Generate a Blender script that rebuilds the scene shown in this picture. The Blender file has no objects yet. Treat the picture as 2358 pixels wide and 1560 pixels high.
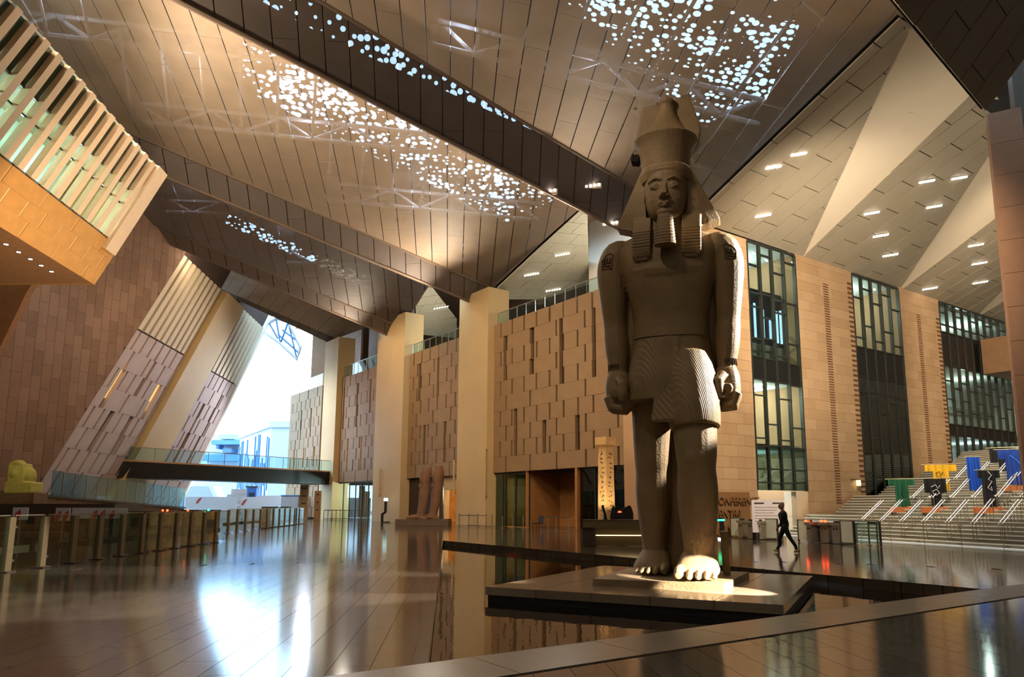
import bpy, bmesh, math, random
from mathutils import Matrix, Vector
random.seed(7)
sc = bpy.context.scene
COL = sc.collection
# ------------------------------------------------------------------ camera
F_PX, PX0, PY0 = 1700.0, 1250.0, 893.0
TILT = math.atan(0.16)
ST, CT = math.sin(TILT), math.cos(TILT)
EYE = Vector((0, 0, 1.7))
cam = bpy.data.cameras.new('camera')
cam.sensor_width = 36.0
cam.sensor_fit = 'HORIZONTAL'
cam.lens = F_PX / 2358 * 36
cam.shift_x = (1179 - PX0) / 2358
cam.shift_y = (PY0 - 780) / 2358
cam.clip_end = 1000
cam_o = bpy.data.objects.new('camera', cam)
cam_o.location = EYE
cam_o.rotation_euler = (math.pi / 2 + TILT, 0, 0)
COL.objects.link(cam_o)
sc.camera = cam_o
# ------------------------------------------------------------------ view and sky
sc.view_settings.view_transform = 'Standard'
sc.view_settings.look = 'None'
sc.view_settings.gamma = 1
sc.view_settings.use_curve_mapping = False
sc.view_settings.exposure = 0.12
w = bpy.data.worlds.new('sky')
sc.world = w
w.use_nodes = True
bg = w.node_tree.nodes['Background']
bg.inputs[0].default_value = (0.46, 0.71, 1.0, 1)
bg.inputs[1].default_value = 6.5
try:
    sc.cycles.max_bounces = 5
    sc.cycles.diffuse_bounces = 2
    sc.cycles.glossy_bounces = 3
    sc.cycles.transparent_max_bounces = 8
    sc.cycles.transmission_bounces = 4
    sc.cycles.caustics_reflective = False
    sc.cycles.caustics_refractive = False
    sc.cycles.sample_clamp_indirect = 4.0
    sc.cycles.use_denoising = True
    sc.cycles.use_adaptive_sampling = True
    sc.cycles.adaptive_threshold = 0.14
    sc.cycles.adaptive_min_samples = 14
except Exception:
    pass
WARM = (1.0, 0.76, 0.50)
WARM2 = (1.0, 0.82, 0.60)
COOL = (1.0, 0.95, 0.86)
def lamp(name, kind, loc, to, energy, col, angle=60, size=0.25, blend=0.6):
    L = bpy.data.lights.new(name, kind)
    L.energy = energy
    L.color = col
    if kind == 'SPOT':
        L.spot_size = math.radians(angle)
        L.spot_blend = blend
    L.shadow_soft_size = size
    o = bpy.data.objects.new(name, L)
    o.location = loc
    o.rotation_euler = (Vector(to) - Vector(loc)).to_track_quat('-Z', 'Y').to_euler()
    COL.objects.link(o)
    return o
# hall downlights hung under the roof (spots, warm)
for k, (x, y, z, tx, ty, tz, e, c, a) in enumerate([
    (-3, 32, 20, -2, 40, 0, 3000, WARM, 120),
    (-12, 46, 22, -9, 56, 4, 3600, WARM, 120),
    (-22, 68, 23, -18, 78, 4, 4000, WARM, 120),
    (2, 36, 19, 4, 50, 8, 2400, WARM, 100),
    (12, 27, 17.5, 19, 46, 8, 12000, WARM2, 96),
    (28, 28, 16, 34, 56, 8, 15000, WARM2, 90),
    (-26, 58, 20, -36, 66, 12, 1000, WARM, 100),
    (-14, 28, 10, -25, 38, 16, 5000, WARM, 70),
    (-4, 10, 18, -8, 22, 0, 1200, WARM, 120),
]):
    lamp('hall_downlight', 'SPOT', (x, y, z), (tx, ty, tz), e, c, a)
# added fill spots that brighten the roof and soffits, no real fittings
for k, (x, y, z, tx, ty, tz, e, a) in enumerate([
    (1.5, 49, 17.8, -8, 34, 26, 3500, 150),
    (-9, 62, 17.8, -16, 50, 26, 5000, 150),
    (-20, 77, 17.8, -28, 64, 26, 3500, 150),
    (-22.0, 36, 21.8, -10, 46, 28, 5000, 150),
    (-20.5, 27, 21.8, -8, 40, 28, 3500, 150),
    (-22.5, 30, 21.6, -8, 38, 28, 2600, 150),
    (11.5, 33, 3.2, 26, 46, 20, 9000, 90),
    (-17, 40, 4, -29, 37, 14, 2500, 80),
]):
    lamp('roof_fill', 'SPOT', (x, y, z), (tx, ty, tz), e, (1.0, 0.86, 0.68), a, 0.3, 0.8)
# the white spotlight on the statue from the right
lamp('statue_spotlight', 'SPOT', (16.0, 17.5, 11.5), (4.5, 16.9, 6.3), 52000, (1.0, 0.95, 0.88), 22, 0.08, 0.15)
lamp('foot_spotlight', 'SPOT', (7.4, 10.9, 2.5), (3.15, 15.5, -0.02), 26000, (1.0, 0.95, 0.88), 13, 0.05, 0.12)
lamp('statue_head_light', 'SPOT', (-4.5, 11.0, 17.0), (3.0, 17.0, 10.4), 1500, WARM2, 22, 0.2, 0.8)
# added cool spots standing in for daylight at the far opening
lamp('daylight_fill', 'SPOT', (-29.5, 94, 15), (-39, 76, 8), 9000, (0.66, 0.78, 1.0), 110, 0.5, 0.7)
lamp('daylight_fill', 'SPOT', (-37.5, 88, 16), (-26, 94, 7), 6000, (0.66, 0.78, 1.0), 110, 0.5, 0.7)
# ------------------------------------------------------------------ pixel helpers (photo pixels to places)
def ray(px, py):
    a = (px - PX0) / F_PX
    b = (PY0 - py) / F_PX
    return Vector((a, CT - ST * b, ST + CT * b))
def at(px, py, Y):
    d = ray(px, py)
    return EYE + d * (Y / d.y)
def fl(px, py, z=0.0):
    d = ray(px, py)
    return EYE + d * ((z - EYE.z) / d.z)
def pl(px, py, P, n):
    d = ray(px, py)
    return EYE + d * ((Vector(P) - EYE).dot(n) / d.dot(n))
# ------------------------------------------------------------------ materials
def lin(r, g, b):
    f = lambda c: (c / 255 / 12.92) if c / 255 <= 0.04045 else ((c / 255 + 0.055) / 1.055) ** 2.4
    return (f(r), f(g), f(b), 1)
MATS = {}
def N(nt, kind, **kw):
    n = nt.nodes.new(kind)
    for k, v in kw.items():
        setattr(n, k, v)
    return n
def mat(name, col, rough=0.6, metal=0.0, var=0.12, scale=2.5, bump=0.0, bscale=30, emit=None, estr=0.0, spec=None):
    if name in MATS:
        return MATS[name]
    m = bpy.data.materials.new(name)
    m.use_nodes = True
    nt = m.node_tree
    b = nt.nodes['Principled BSDF']
    b.inputs['Roughness'].default_value = rough
    b.inputs['Metallic'].default_value = metal
    if spec is not None:
        b.inputs['Specular IOR Level'].default_value = spec
    tc = N(nt, 'ShaderNodeTexCoord')
    if var:
        nz = N(nt, 'ShaderNodeTexNoise')
        nz.inputs['Scale'].default_value = scale
        nz.inputs['Detail'].default_value = 6
        nt.links.new(tc.outputs['Object'], nz.inputs['Vector'])
        rp = N(nt, 'ShaderNodeMapRange')
        rp.inputs[1].default_value = 0.25
        rp.inputs[2].default_value = 0.75
        rp.inputs[3].default_value = 1 - var
        rp.inputs[4].default_value = 1 + var
        nt.links.new(nz.outputs[0], rp.inputs[0])
        mx = N(nt, 'ShaderNodeVectorMath', operation='SCALE')
        mx.inputs[0].default_value = col[:3]
        nt.links.new(rp.outputs[0], mx.inputs['Scale'])
        nt.links.new(mx.outputs[0], b.inputs['Base Color'])
    else:
        b.inputs['Base Color'].default_value = col
    if bump:
        n2 = N(nt, 'ShaderNodeTexNoise')
        n2.inputs['Scale'].default_value = bscale
        n2.inputs['Detail'].default_value = 5
        nt.links.new(tc.outputs['Object'], n2.inputs['Vector'])
        bp = N(nt, 'ShaderNodeBump')
        bp.inputs['Strength'].default_value = bump
        bp.inputs['Distance'].default_value = 0.03
        nt.links.new(n2.outputs[0], bp.inputs['Height'])
        nt.links.new(bp.outputs[0], b.inputs['Normal'])
    if emit:
        b.inputs['Emission Color'].default_value = emit
        b.inputs['Emission Strength'].default_value = estr
    MATS[name] = m
    return m
def brick_mat(name, c1, c2, mortar, bw, bh, rough=0.75, mort=0.012, axes='xz', offset=0.5, spec=None):
    """stone courses drawn in the object's own x/z plane (sizes in metres)"""
    m = mat(name, c1, rough, var=0, spec=spec)
    nt = m.node_tree
    b = nt.nodes['Principled BSDF']
    tc = [n for n in nt.nodes if n.type == 'TEX_COORD'][0]
    sp = N(nt, 'ShaderNodeSeparateXYZ')
    cb = N(nt, 'ShaderNodeCombineXYZ')
    nt.links.new(tc.outputs['Object'], sp.inputs[0])
    for i, a in enumerate(axes):
        nt.links.new(sp.outputs['xyz'.index(a)], cb.inputs[i])
    br = N(nt, 'ShaderNodeTexBrick')
    br.offset = offset
    br.inputs['Color1'].default_value = c1
    br.inputs['Color2'].default_value = c2
    br.inputs['Mortar'].default_value = mortar
    br.inputs['Scale'].default_value = 1.0
    br.inputs['Mortar Size'].default_value = mort
    br.inputs['Brick Width'].default_value = bw
    br.inputs['Row Height'].default_value = bh
    nt.links.new(cb.outputs[0], br.inputs['Vector'])
    nz = N(nt, 'ShaderNodeTexNoise')
    nz.inputs['Scale'].default_value = 0.5
    nt.links.new(tc.outputs['Object'], nz.inputs['Vector'])
    rp = N(nt, 'ShaderNodeMapRange')
    rp.inputs[1].default_value = 0.3
    rp.inputs[2].default_value = 0.7
    rp.inputs[3].default_value = 0.86
    rp.inputs[4].default_value = 1.12
    nt.links.new(nz.outputs[0], rp.inputs[0])
    mx = N(nt, 'ShaderNodeVectorMath', operation='SCALE')
    nt.links.new(br.outputs[0], mx.inputs[0])
    nt.links.new(rp.outputs[0], mx.inputs['Scale'])
    nt.links.new(mx.outputs[0], b.inputs['Base Color'])
    return m
def glass_mat(name, tint, refl=0.06, rough=0.02):
    """thin pane: tinted see-through with a mirror-like surface"""
    if name in MATS:
        return MATS[name]
    m = bpy.data.materials.new(name)
    m.use_nodes = True
    nt = m.node_tree
    nt.nodes.remove(nt.nodes['Principled BSDF'])
    out = nt.nodes['Material Output']
    tr = N(nt, 'ShaderNodeBsdfTransparent')
    tr.inputs[0].default_value = tint
    gl = N(nt, 'ShaderNodeBsdfGlossy')
    gl.inputs['Roughness'].default_value = rough
    lw = N(nt, 'ShaderNodeLayerWeight')
    lw.inputs[0].default_value = 0.5
    pw = N(nt, 'ShaderNodeMath', operation='POWER')
    pw.inputs[1].default_value = 4.0
    nt.links.new(lw.outputs['Facing'], pw.inputs[0])
    ad = N(nt, 'ShaderNodeMath', operation='ADD')
    ad.inputs[1].default_value = refl
    ad.use_clamp = True
    nt.links.new(pw.outputs[0], ad.inputs[0])
    mx = N(nt, 'ShaderNodeMixShader')
    nt.links.new(ad.outputs[0], mx.inputs[0])
    nt.links.new(tr.outputs[0], mx.inputs[1])
    nt.links.new(gl.outputs[0], mx.inputs[2])
    nt.links.new(mx.outputs[0], out.inputs[0])
    MATS[name] = m
    return m
def mesh_mat(name, col, openness, rough=0.6):
    """fine metal mesh: part of the light passes straight through"""
    m = mat(name, col, rough, var=0.10, scale=0.7)
    nt = m.node_tree
    b = nt.nodes['Principled BSDF']
    out = nt.nodes['Material Output']
    tr = N(nt, 'ShaderNodeBsdfTransparent')
    mx = N(nt, 'ShaderNodeMixShader')
    mx.inputs[0].default_value = openness
    nt.links.new(b.outputs[0], mx.inputs[1])
    nt.links.new(tr.outputs[0], mx.inputs[2])
    nt.links.new(mx.outputs[0], out.inputs[0])
    return m
def hole_mat(name, col, scale, radius):
    """roof sheet pierced by rounded holes"""
    m = mat(name, col, 0.7, var=0)
    nt = m.node_tree
    b = nt.nodes['Principled BSDF']
    out = nt.nodes['Material Output']
    tc = [n for n in nt.nodes if n.type == 'TEX_COORD'][0]
    vo = N(nt, 'ShaderNodeTexVoronoi')
    vo.inputs['Scale'].default_value = scale
    vo.inputs['Randomness'].default_value = 0.75
    nt.links.new(tc.outputs['Object'], vo.inputs['Vector'])
    nz = N(nt, 'ShaderNodeTexNoise')
    nz.inputs['Scale'].default_value = 0.28
    nt.links.new(tc.outputs['Object'], nz.inputs['Vector'])
    rp = N(nt, 'ShaderNodeMapRange')
    rp.inputs[1].default_value = 0.36
    rp.inputs[2].default_value = 0.60
    rp.inputs[3].default_value = radius * 0.45
    rp.inputs[4].default_value = radius * 1.1
    nt.links.new(nz.outputs[0], rp.inputs[0])
    lt = N(nt, 'ShaderNodeMath', operation='LESS_THAN')
    nt.links.new(vo.outputs['Distance'], lt.inputs[0])
    nt.links.new(rp.outputs[0], lt.inputs[1])
    tr = N(nt, 'ShaderNodeBsdfTransparent')
    mx = N(nt, 'ShaderNodeMixShader')
    nt.links.new(lt.outputs[0], mx.inputs[0])
    nt.links.new(b.outputs[0], mx.inputs[1])
    nt.links.new(tr.outputs[0], mx.inputs[2])
    nt.links.new(mx.outputs[0], out.inputs[0])
    return m
# ------------------------------------------------------------------ object helpers
WM = {}
def link(name, data, parent=None, M=None):
    o = bpy.data.objects.new(name, data)
    COL.objects.link(o)
    M = M or Matrix()
    o.matrix_basis = M
    if parent:
        o.parent = parent
        WM[o.name] = WM[parent.name] @ M
    else:
        WM[o.name] = M
    return o
def tag(o, label=None, cat=None, group=None, kind=None):
    for k, v in (('label', label), ('category', cat), ('group', group), ('kind', kind)):
        if v:
            o[k] = v
    return o
def TR(loc, rz=0.0):
    return Matrix.Translation(Vector(loc)) @ Matrix.Rotation(rz, 4, 'Z')
def thing(name, label, cat, loc=(0, 0, 0), rz=0.0, group=None, M=None):
    o = link(name, None, None, M or TR(loc, rz))
    o.empty_display_size = 0.2
    return tag(o, label, cat, group)
def copy_tree(o, M=None, parent=None, label=None):
    c = o.copy()
    COL.objects.link(c)
    c.parent = parent
    if M is not None:
        c.matrix_basis = M
    WM[c.name] = (WM[parent.name] if parent else Matrix()) @ c.matrix_basis
    if label:
        c['label'] = label
    for ch in o.children:
        copy_tree(ch, None, c)
    return c
def smooth_pts(rows, k=4):
    """Catmull-Rom resampling of a list of equal-length tuples"""
    out = []
    n = len(rows)
    for i in range(n - 1):
        p0, p1, p2, p3 = rows[max(i - 1, 0)], rows[i], rows[i + 1], rows[min(i + 2, n - 1)]
        for j in range(k):
            t = j / k
            out.append(tuple(0.5 * (2 * b + (c - a) * t + (2 * a - 5 * b + 4 * c - d) * t * t + (3 * b - a - 3 * c + d) * t ** 3) for a, b, c, d in zip(p0, p1, p2, p3)))
    out.append(tuple(rows[-1]))
    return out
class MB:
    def __init__(s):
        s.v = []
        s.f = []
    def add(s, vs, fs):
        k = len(s.v)
        s.v += [Vector(p) for p in vs]
        s.f += [tuple(i + k for i in q) for q in fs]
        return s
    def prism(s, pts, vec):
        n = len(pts)
        vec = Vector(vec)
        a = [Vector(p) for p in pts]
        nm = Vector((0, 0, 0))
        for i in range(n):
            nm += (a[i] - a[0]).cross(a[(i + 1) % n] - a[0])
        if nm.dot(vec) > 0:
            a.reverse()
        return s.add(a + [p + vec for p in a],
                     [tuple(range(n)), tuple(range(2 * n - 1, n - 1, -1))] +
                     [(i, n + i, n + (i + 1) % n, (i + 1) % n) for i in range(n)])
    def shell(s, pts, vec):
        """prism without its far face"""
        k = len(s.f)
        s.prism(pts, vec)
        del s.f[k + 1]
        return s
    def poly(s, pts):
        return s.add(pts, [tuple(range(len(pts)))])
    def box(s, lo, hi):
        (a, b, c), (d, e, f) = lo, hi
        return s.add([(a, b, c), (d, b, c), (d, e, c), (a, e, c), (a, b, f), (d, b, f), (d, e, f), (a, e, f)],
                     [(3, 2, 1, 0), (4, 5, 6, 7), (0, 1, 5, 4), (1, 2, 6, 5), (2, 3, 7, 6), (3, 0, 4, 7)])
    def cbox(s, c, size):
        return s.box([c[i] - size[i] / 2 for i in range(3)], [c[i] + size[i] / 2 for i in range(3)])
    def tube(s, p0, p1, r0, r1=None, n=8):
        return s.path([p0, p1], [r0, r0 if r1 is None else r1], n)
    def path(s, pts, r, n=8):
        pts = [Vector(p) for p in pts]
        if not isinstance(r, (list, tuple)):
            r = [r] * len(pts)
        rings = []
        prev = None
        for i, p in enumerate(pts):
            t = (pts[min(i + 1, len(pts) - 1)] - pts[max(i - 1, 0)]).normalized()
            if prev is None:
                ref = Vector((0, 0, 1)) if abs(t.z) < 0.9 else Vector((1, 0, 0))
                a = t.cross(ref).normalized()
            else:
                a = (prev - t * prev.dot(t)).normalized()
            prev = a
            b = t.cross(a)
            rings.append([p + (a * math.cos(2 * math.pi * k / n) + b * math.sin(2 * math.pi * k / n)) * r[i] for k in range(n)])
        return s.loft(rings)
    def loft(s, rings, cap=True):
        n = len(rings[0])
        vs = [p for r in rings for p in r]
        fs = []
        for i in range(len(rings) - 1):
            for k in range(n):
                fs.append((i * n + k, i * n + (k + 1) % n, (i + 1) * n + (k + 1) % n, (i + 1) * n + k))
        if cap:
            fs.append(tuple(range(n - 1, -1, -1)))
            fs.append(tuple((len(rings) - 1) * n + k for k in range(n)))
        return s.add(vs, fs)
    def ball(s, c, r, n=12, m=8, M=None):
        if not isinstance(r, (list, tuple)):
            r = (r, r, r)
        vs = [(0, 0, -1)]
        for j in range(1, m):
            t = math.pi * j / m
            for k in range(n):
                p = 2 * math.pi * k / n
                vs.append((math.sin(t) * math.cos(p), math.sin(t) * math.sin(p), -math.cos(t)))
        vs.append((0, 0, 1))
        fs = [(0, 1 + (k + 1) % n, 1 + k) for k in range(n)]
        for j in range(m - 2):
            for k in range(n):
                a = 1 + j * n
                fs.append((a + k, a + (k + 1) % n, a + n + (k + 1) % n, a + n + k))
        L = len(vs) - 1
        a = 1 + (m - 2) * n
        fs += [(a + k, a + (k + 1) % n, L) for k in range(n)]
        vs = [Vector((x * r[0], y * r[1], z * r[2])) for x, y, z in vs]
        if M:
            vs = [M @ v for v in vs]
        return s.add([v + Vector(c) for v in vs], fs)
    def build(s, name, m, parent=None, M=None, world=False, smooth=False, label=None, cat=None, group=None, kind=None):
        me = bpy.data.meshes.new(name)
        W = (WM[parent.name] if parent else Matrix()) @ (M or Matrix())
        vs = s.v
        if world:
            inv = W.inverted()
            vs = [inv @ v for v in vs]
        me.from_pydata([tuple(v) for v in vs], [], s.f)
        me.materials.append(m)
        if smooth:
            me.polygons.foreach_set('use_smooth', [True] * len(me.polygons))
        me.update()
        o = link(name, me, parent, M)
        return tag(o, label, cat, group, kind)
def struct(o):
    o['kind'] = 'structure'
    return o
def frame(O, ex, ey, ez=(0, 0, 1)):
    M = Matrix.Identity(4)
    for i, a in enumerate((ex, ey, ez, O)):
        for j in range(3):
            M[j][i] = a[j]
    return M
def ring(c, rx, ry, n=24, e=2.0, fx=1.0):
    """super-ellipse ring in the horizontal plane"""
    out = []
    for k in range(n):
        t = 2 * math.pi * k / n
        x, y = math.cos(t), math.sin(t)
        out.append(Vector((c[0] + rx * math.copysign(abs(x) ** (2 / e), x), c[1] + ry * math.copysign(abs(y) ** (2 / e), y), c[2])))
    return out
def clip(poly, keep):
    """clip a 2D polygon by half planes (a, b, c): a*x + b*y <= c"""
    for a, b, c in keep:
        out = []
        for i in range(len(poly)):
            p, q = poly[i], poly[(i + 1) % len(poly)]
            dp, dq = a * p[0] + b * p[1] - c, a * q[0] + b * q[1] - c
            if dp <= 0:
                out.append(p)
            if (dp < 0 < dq) or (dq < 0 < dp):
                t = dp / (dp - dq)
                out.append((p[0] + (q[0] - p[0]) * t, p[1] + (q[1] - p[1]) * t))
        poly = out
        if len(poly) < 3:
            return []
    return poly
def area2(p):
    return abs(sum(p[i][0] * p[(i + 1) % len(p)][1] - p[(i + 1) % len(p)][0] * p[i][1] for i in range(len(p)))) / 2
# ================================================================== SETTING
def V3(*a):
    return Vector(a)
def proj(p):
    d = Vector(p) - EYE
    fw = d.y * CT + d.z * ST
    if fw < 0.1:
        return (-9999, -9999)
    return (PX0 + F_PX * d.x / fw, PY0 - F_PX * (-d.y * ST + d.z * CT) / fw)
U = V3(-0.1191, 0.9929, 0)            # along the hall (floor joints, fence, left building)
UX = V3(0.9929, 0.1191, 0)            # across it
E1 = V3(-0.604, 0.797, 0); N1 = V3(-0.797, -0.604, 0); O1 = fl(1210, 1215)      # back wall with columns
E2 = V3(0.81, 0.587, 0); N2 = V3(0.587, -0.81, 0); O2 = fl(1650, 1238)          # right wall with tall windows
M1 = frame(O1, E1, N1)
M2 = frame(O2, E2, -N2)
I1, I2 = M1.inverted(), M2.inverted()
def w1(px, py, d=0.0):                # pixel -> (s, h) on the back wall, d metres in front of it
    p = I1 @ pl(px, py, O1 + N1 * d, N1)
    return p.x, p.z
def w2(px, py, d=0.0):
    p = I2 @ pl(px, py, O2 + N2 * d, N2)
    return p.x, p.z

# ---- materials of the shell
m_floor = brick_mat('polished_floor_stone', lin(84, 74, 63), lin(74, 65, 55), lin(30, 26, 22), 1.25, 0.42, 0.10, 0.006, 'yx', spec=0.6)
m_plank = []
for k, c in enumerate([(84, 73, 61), (77, 67, 56), (71, 62, 53), (88, 78, 66)]):
    m = mat('polished_plank_%d' % k, lin(*c), 0.11, var=0.10, scale=1.2, spec=0.6)
    m_plank.append(m)
m_dark = mat('dark_void', lin(22, 18, 15), 0.9, var=0)
m_kerb = mat('kerb_stone', lin(116, 98, 78), 0.28, var=0.12, scale=1.5)
m_pool = mat('pool_stone', lin(34, 27, 20), 0.6, var=0.1)
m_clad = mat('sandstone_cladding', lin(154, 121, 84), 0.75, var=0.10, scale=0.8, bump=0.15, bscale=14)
m_clad_back = mat('shaded_recess_stone', lin(66, 47, 31), 0.85, var=0.1)  # recess shade put into the colour, as head-on lamps leave the slots pale
m_plaster = mat('yellow_plaster', lin(212, 178, 122), 0.7, var=0.05, scale=0.4)
m_white = mat('white_plaster', lin(238, 222, 196), 0.7, var=0.03, scale=0.3)
m_w2 = brick_mat('peach_stone_courses', lin(206, 168, 126), lin(198, 160, 118), lin(178, 140, 102), 1.3, 0.62, 0.7, 0.010)
m_brown = brick_mat('brown_stone_courses', lin(142, 108, 86), lin(133, 101, 80), lin(100, 75, 60), 0.8, 1.9, 0.85, 0.018)
m_orange = mat('orange_stone', lin(204, 148, 74), 0.75, var=0.10, scale=2.0, bump=0.2, bscale=25)
m_grey_panel = mat('grey_soffit_panel', lin(172, 160, 138), 0.6, var=0.06, scale=0.5)
m_dark_panel = mat('dark_soffit_panel', lin(132, 116, 94), 0.6, var=0.08, scale=0.5)
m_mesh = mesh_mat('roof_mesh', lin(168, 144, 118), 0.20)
m_mesh_dk = mesh_mat('roof_mesh_shaded', lin(108, 93, 82), 0.16)  # same mesh with the shade of the folds put into its colour
m_ridge = mat('ridge_beam', lin(120, 98, 78), 0.6, var=0.05)
m_plen = mat('roof_deck_dark', lin(70, 62, 56), 0.9, var=0.1)
m_steel = mat('roof_truss_steel', lin(205, 195, 190), 0.5, var=0)
m_mull = mat('window_frame_metal', lin(62, 66, 60), 0.4, metal=0.4, var=0)
m_span = mat('dark_spandrel', lin(30, 30, 28), 0.35, var=0.1)
m_glass = glass_mat('clear_pane', (0.86, 0.95, 0.90, 1))
m_glass_w = glass_mat('window_pane', (0.76, 0.85, 0.82, 1), 0.05)
m_glass_dk = glass_mat('dark_pane', (0.30, 0.42, 0.38, 1), 0.10)
m_glass_bl = glass_mat('balustrade_pane', (0.80, 0.93, 0.95, 1), 0.04)
m_room = mat('office_wall', lin(222, 228, 220), 0.8, var=0.04)
m_roomgrey = mat('office_ceiling', lin(150, 156, 146), 0.8, var=0.04)
m_fin = mat('cream_fin', lin(226, 196, 158), 0.6, var=0.04)
m_black = mat('black_metal', lin(22, 22, 24), 0.45, var=0.1)
m_rail = mat('brushed_rail', lin(190, 184, 170), 0.3, metal=0.7, var=0)
m_led_w = mat('white_led', lin(255, 255, 255), 0.5, var=0, emit=(1, 0.97, 0.9, 1), estr=14)
m_led_warm = mat('warm_lamp', lin(255, 230, 180), 0.5, var=0, emit=(1, 0.80, 0.5, 1), estr=9)
m_slot_glow = mat('lit_slot', lin(235, 190, 110), 0.6, var=0, emit=(1, 0.66, 0.25, 1), estr=0.75)

# ---- floor, pool
FLp, NLp, TPp = fl(1020, 1245), fl(985, 1530), fl(2270, 1358)
A_, B_, C_, D_ = V3(-75, -18, 0), V3(52, -18, 0), V3(52, 122, 0), V3(-75, 122, 0)
mb = MB()
zf, zb = -0.012, -0.8
def zz(p, z):
    return V3(p.x, p.y, z)
for q in ((A_, B_, TPp, NLp), (B_, C_, TPp), (C_, D_, FLp, TPp), (D_, A_, NLp, FLp)):
    mb.prism([zz(p, zf) for p in q], (0, 0, zb - zf))
MF = frame((0, 0, 0), UX, U)
floor = struct(mb.build('floor', m_floor, M=MF, world=True))
mb = MB().prism([zz(p, -0.78) for p in (FLp, TPp, NLp)], (0, 0, 0.1))
struct(mb.build('floor_pool_basin', m_pool))
# water
m_water = mat('pool_water', (0.012, 0.010, 0.008, 1), 0.015, var=0, spec=0.5)
nt = m_water.node_tree
tcn = [n for n in nt.nodes if n.type == 'TEX_COORD'][0]
nz = N(nt, 'ShaderNodeTexNoise'); nz.inputs['Scale'].default_value = 3.0; nz.inputs['Detail'].default_value = 2
nt.links.new(tcn.outputs['Object'], nz.inputs['Vector'])
bp = N(nt, 'ShaderNodeBump'); bp.inputs['Strength'].default_value = 0.10; bp.inputs['Distance'].default_value = 0.02
nt.links.new(nz.outputs[0], bp.inputs['Height'])
nt.links.new(bp.outputs[0], nt.nodes['Principled BSDF'].inputs['Normal'])
cen = (FLp + TPp + NLp) / 3
mb = MB().prism([zz(cen + (p - cen) * 0.998, -0.24) for p in (FLp, TPp, NLp)], (0, 0, -0.05))
tag(mb.build('pool_water', m_water), 'still dark water of the triangular reflecting pool around the statue', 'water', kind='stuff')

# kerb slabs along the near edge of the pool
kd = (TPp - NLp); klen = kd.length; kd = kd.normalized(); ko = V3(kd.y, -kd.x, 0)
KW = 1.0
kerb = thing('pool_kerb', 'pale stone kerb of long slabs along the near edge of the pool', 'kerb', NLp - kd * 1.2)
s = -1.2
while s < klen + 12:
    L = 1.75
    p = NLp + kd * (s + 0.006) + ko * 0.0
    MB().prism([zz(p, 0.012), zz(p + kd * (L - 0.012), 0.012), zz(p + kd * (L - 0.012) + ko * KW, 0.012), zz(p + ko * KW, 0.012)], (0, 0, -0.10)).build('kerb_slab', m_kerb, kerb, world=True)
    s += L
# floor planks near the camera: half planes of the pool and kerb
def halfplane(p, q, inside):
    d = (q - p).normalized()
    n = V3(d.y, -d.x, 0)
    if (inside - p).dot(n) < 0:
        n = -n
    return (n.x, n.y, n.dot(p))             # inside: a*x+b*y >= c
hL = halfplane(NLp, FLp, TPp)
kn = NLp + ko * (KW + 0.05); kt = TPp + ko * (KW + 0.05)
hN = halfplane(kn, kt, FLp)
hF = halfplane(FLp, TPp, NLp)
inn = lambda h: (-h[0], -h[1], -h[2])
out_ = lambda h: h
planks = []
PWD, PLN = 0.42, 1.25
for i in range(-60, 90):
    for j in range(2, 26):
        x0, y0 = i * PWD, j * PLN + (i * 0.41 % 1) * PLN
        quad = [UX * a + U * b for a, b in ((x0 + .003, y0 + .003), (x0 + PWD - .003, y0 + .003), (x0 + PWD - .003, y0 + PLN - .003), (x0 + .003, y0 + PLN - .003))]
        c = (quad[0] + quad[2]) / 2
        px, py = proj(c)
        if not (-400 < px < 2600 and py < 1700) or c.length > 24:
            continue
        q2 = [(p.x, p.y) for p in quad]
        # outside = beyond the left edge | right of it and before the kerb | and beyond the far edge
        for hs in ([out_(hL)], [inn(hL), out_(hN)], [inn(hL), inn(hN), out_(hF)]):
            pc = clip(q2, hs)
            if len(pc) >= 3 and area2(pc) > 0.01:
                planks.append((c.length, pc))
planks.sort(key=lambda t: t[0])
rest = MB()
rp = random.Random(3)
for k, (dist, pc) in enumerate(planks):
    dz = [rp.uniform(-0.0006, 0.0006), rp.uniform(-0.0006, 0.0006)]
    cx, cy = sum(p[0] for p in pc) / len(pc), sum(p[1] for p in pc) / len(pc)
    pts = [V3(p[0], p[1], dz[0] * (p[0] - cx) + dz[1] * (p[1] - cy)) for p in pc]
    if k < 300:
        MB().prism(pts, (0, 0, -0.011)).build('floor_plank', m_plank[rp.randrange(4)], floor, world=True)
    else:
        rest.prism(pts, (0, 0, -0.011))
rest.build('floor_planks_beyond', m_plank[1], floor, world=True, kind='stuff')

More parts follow.
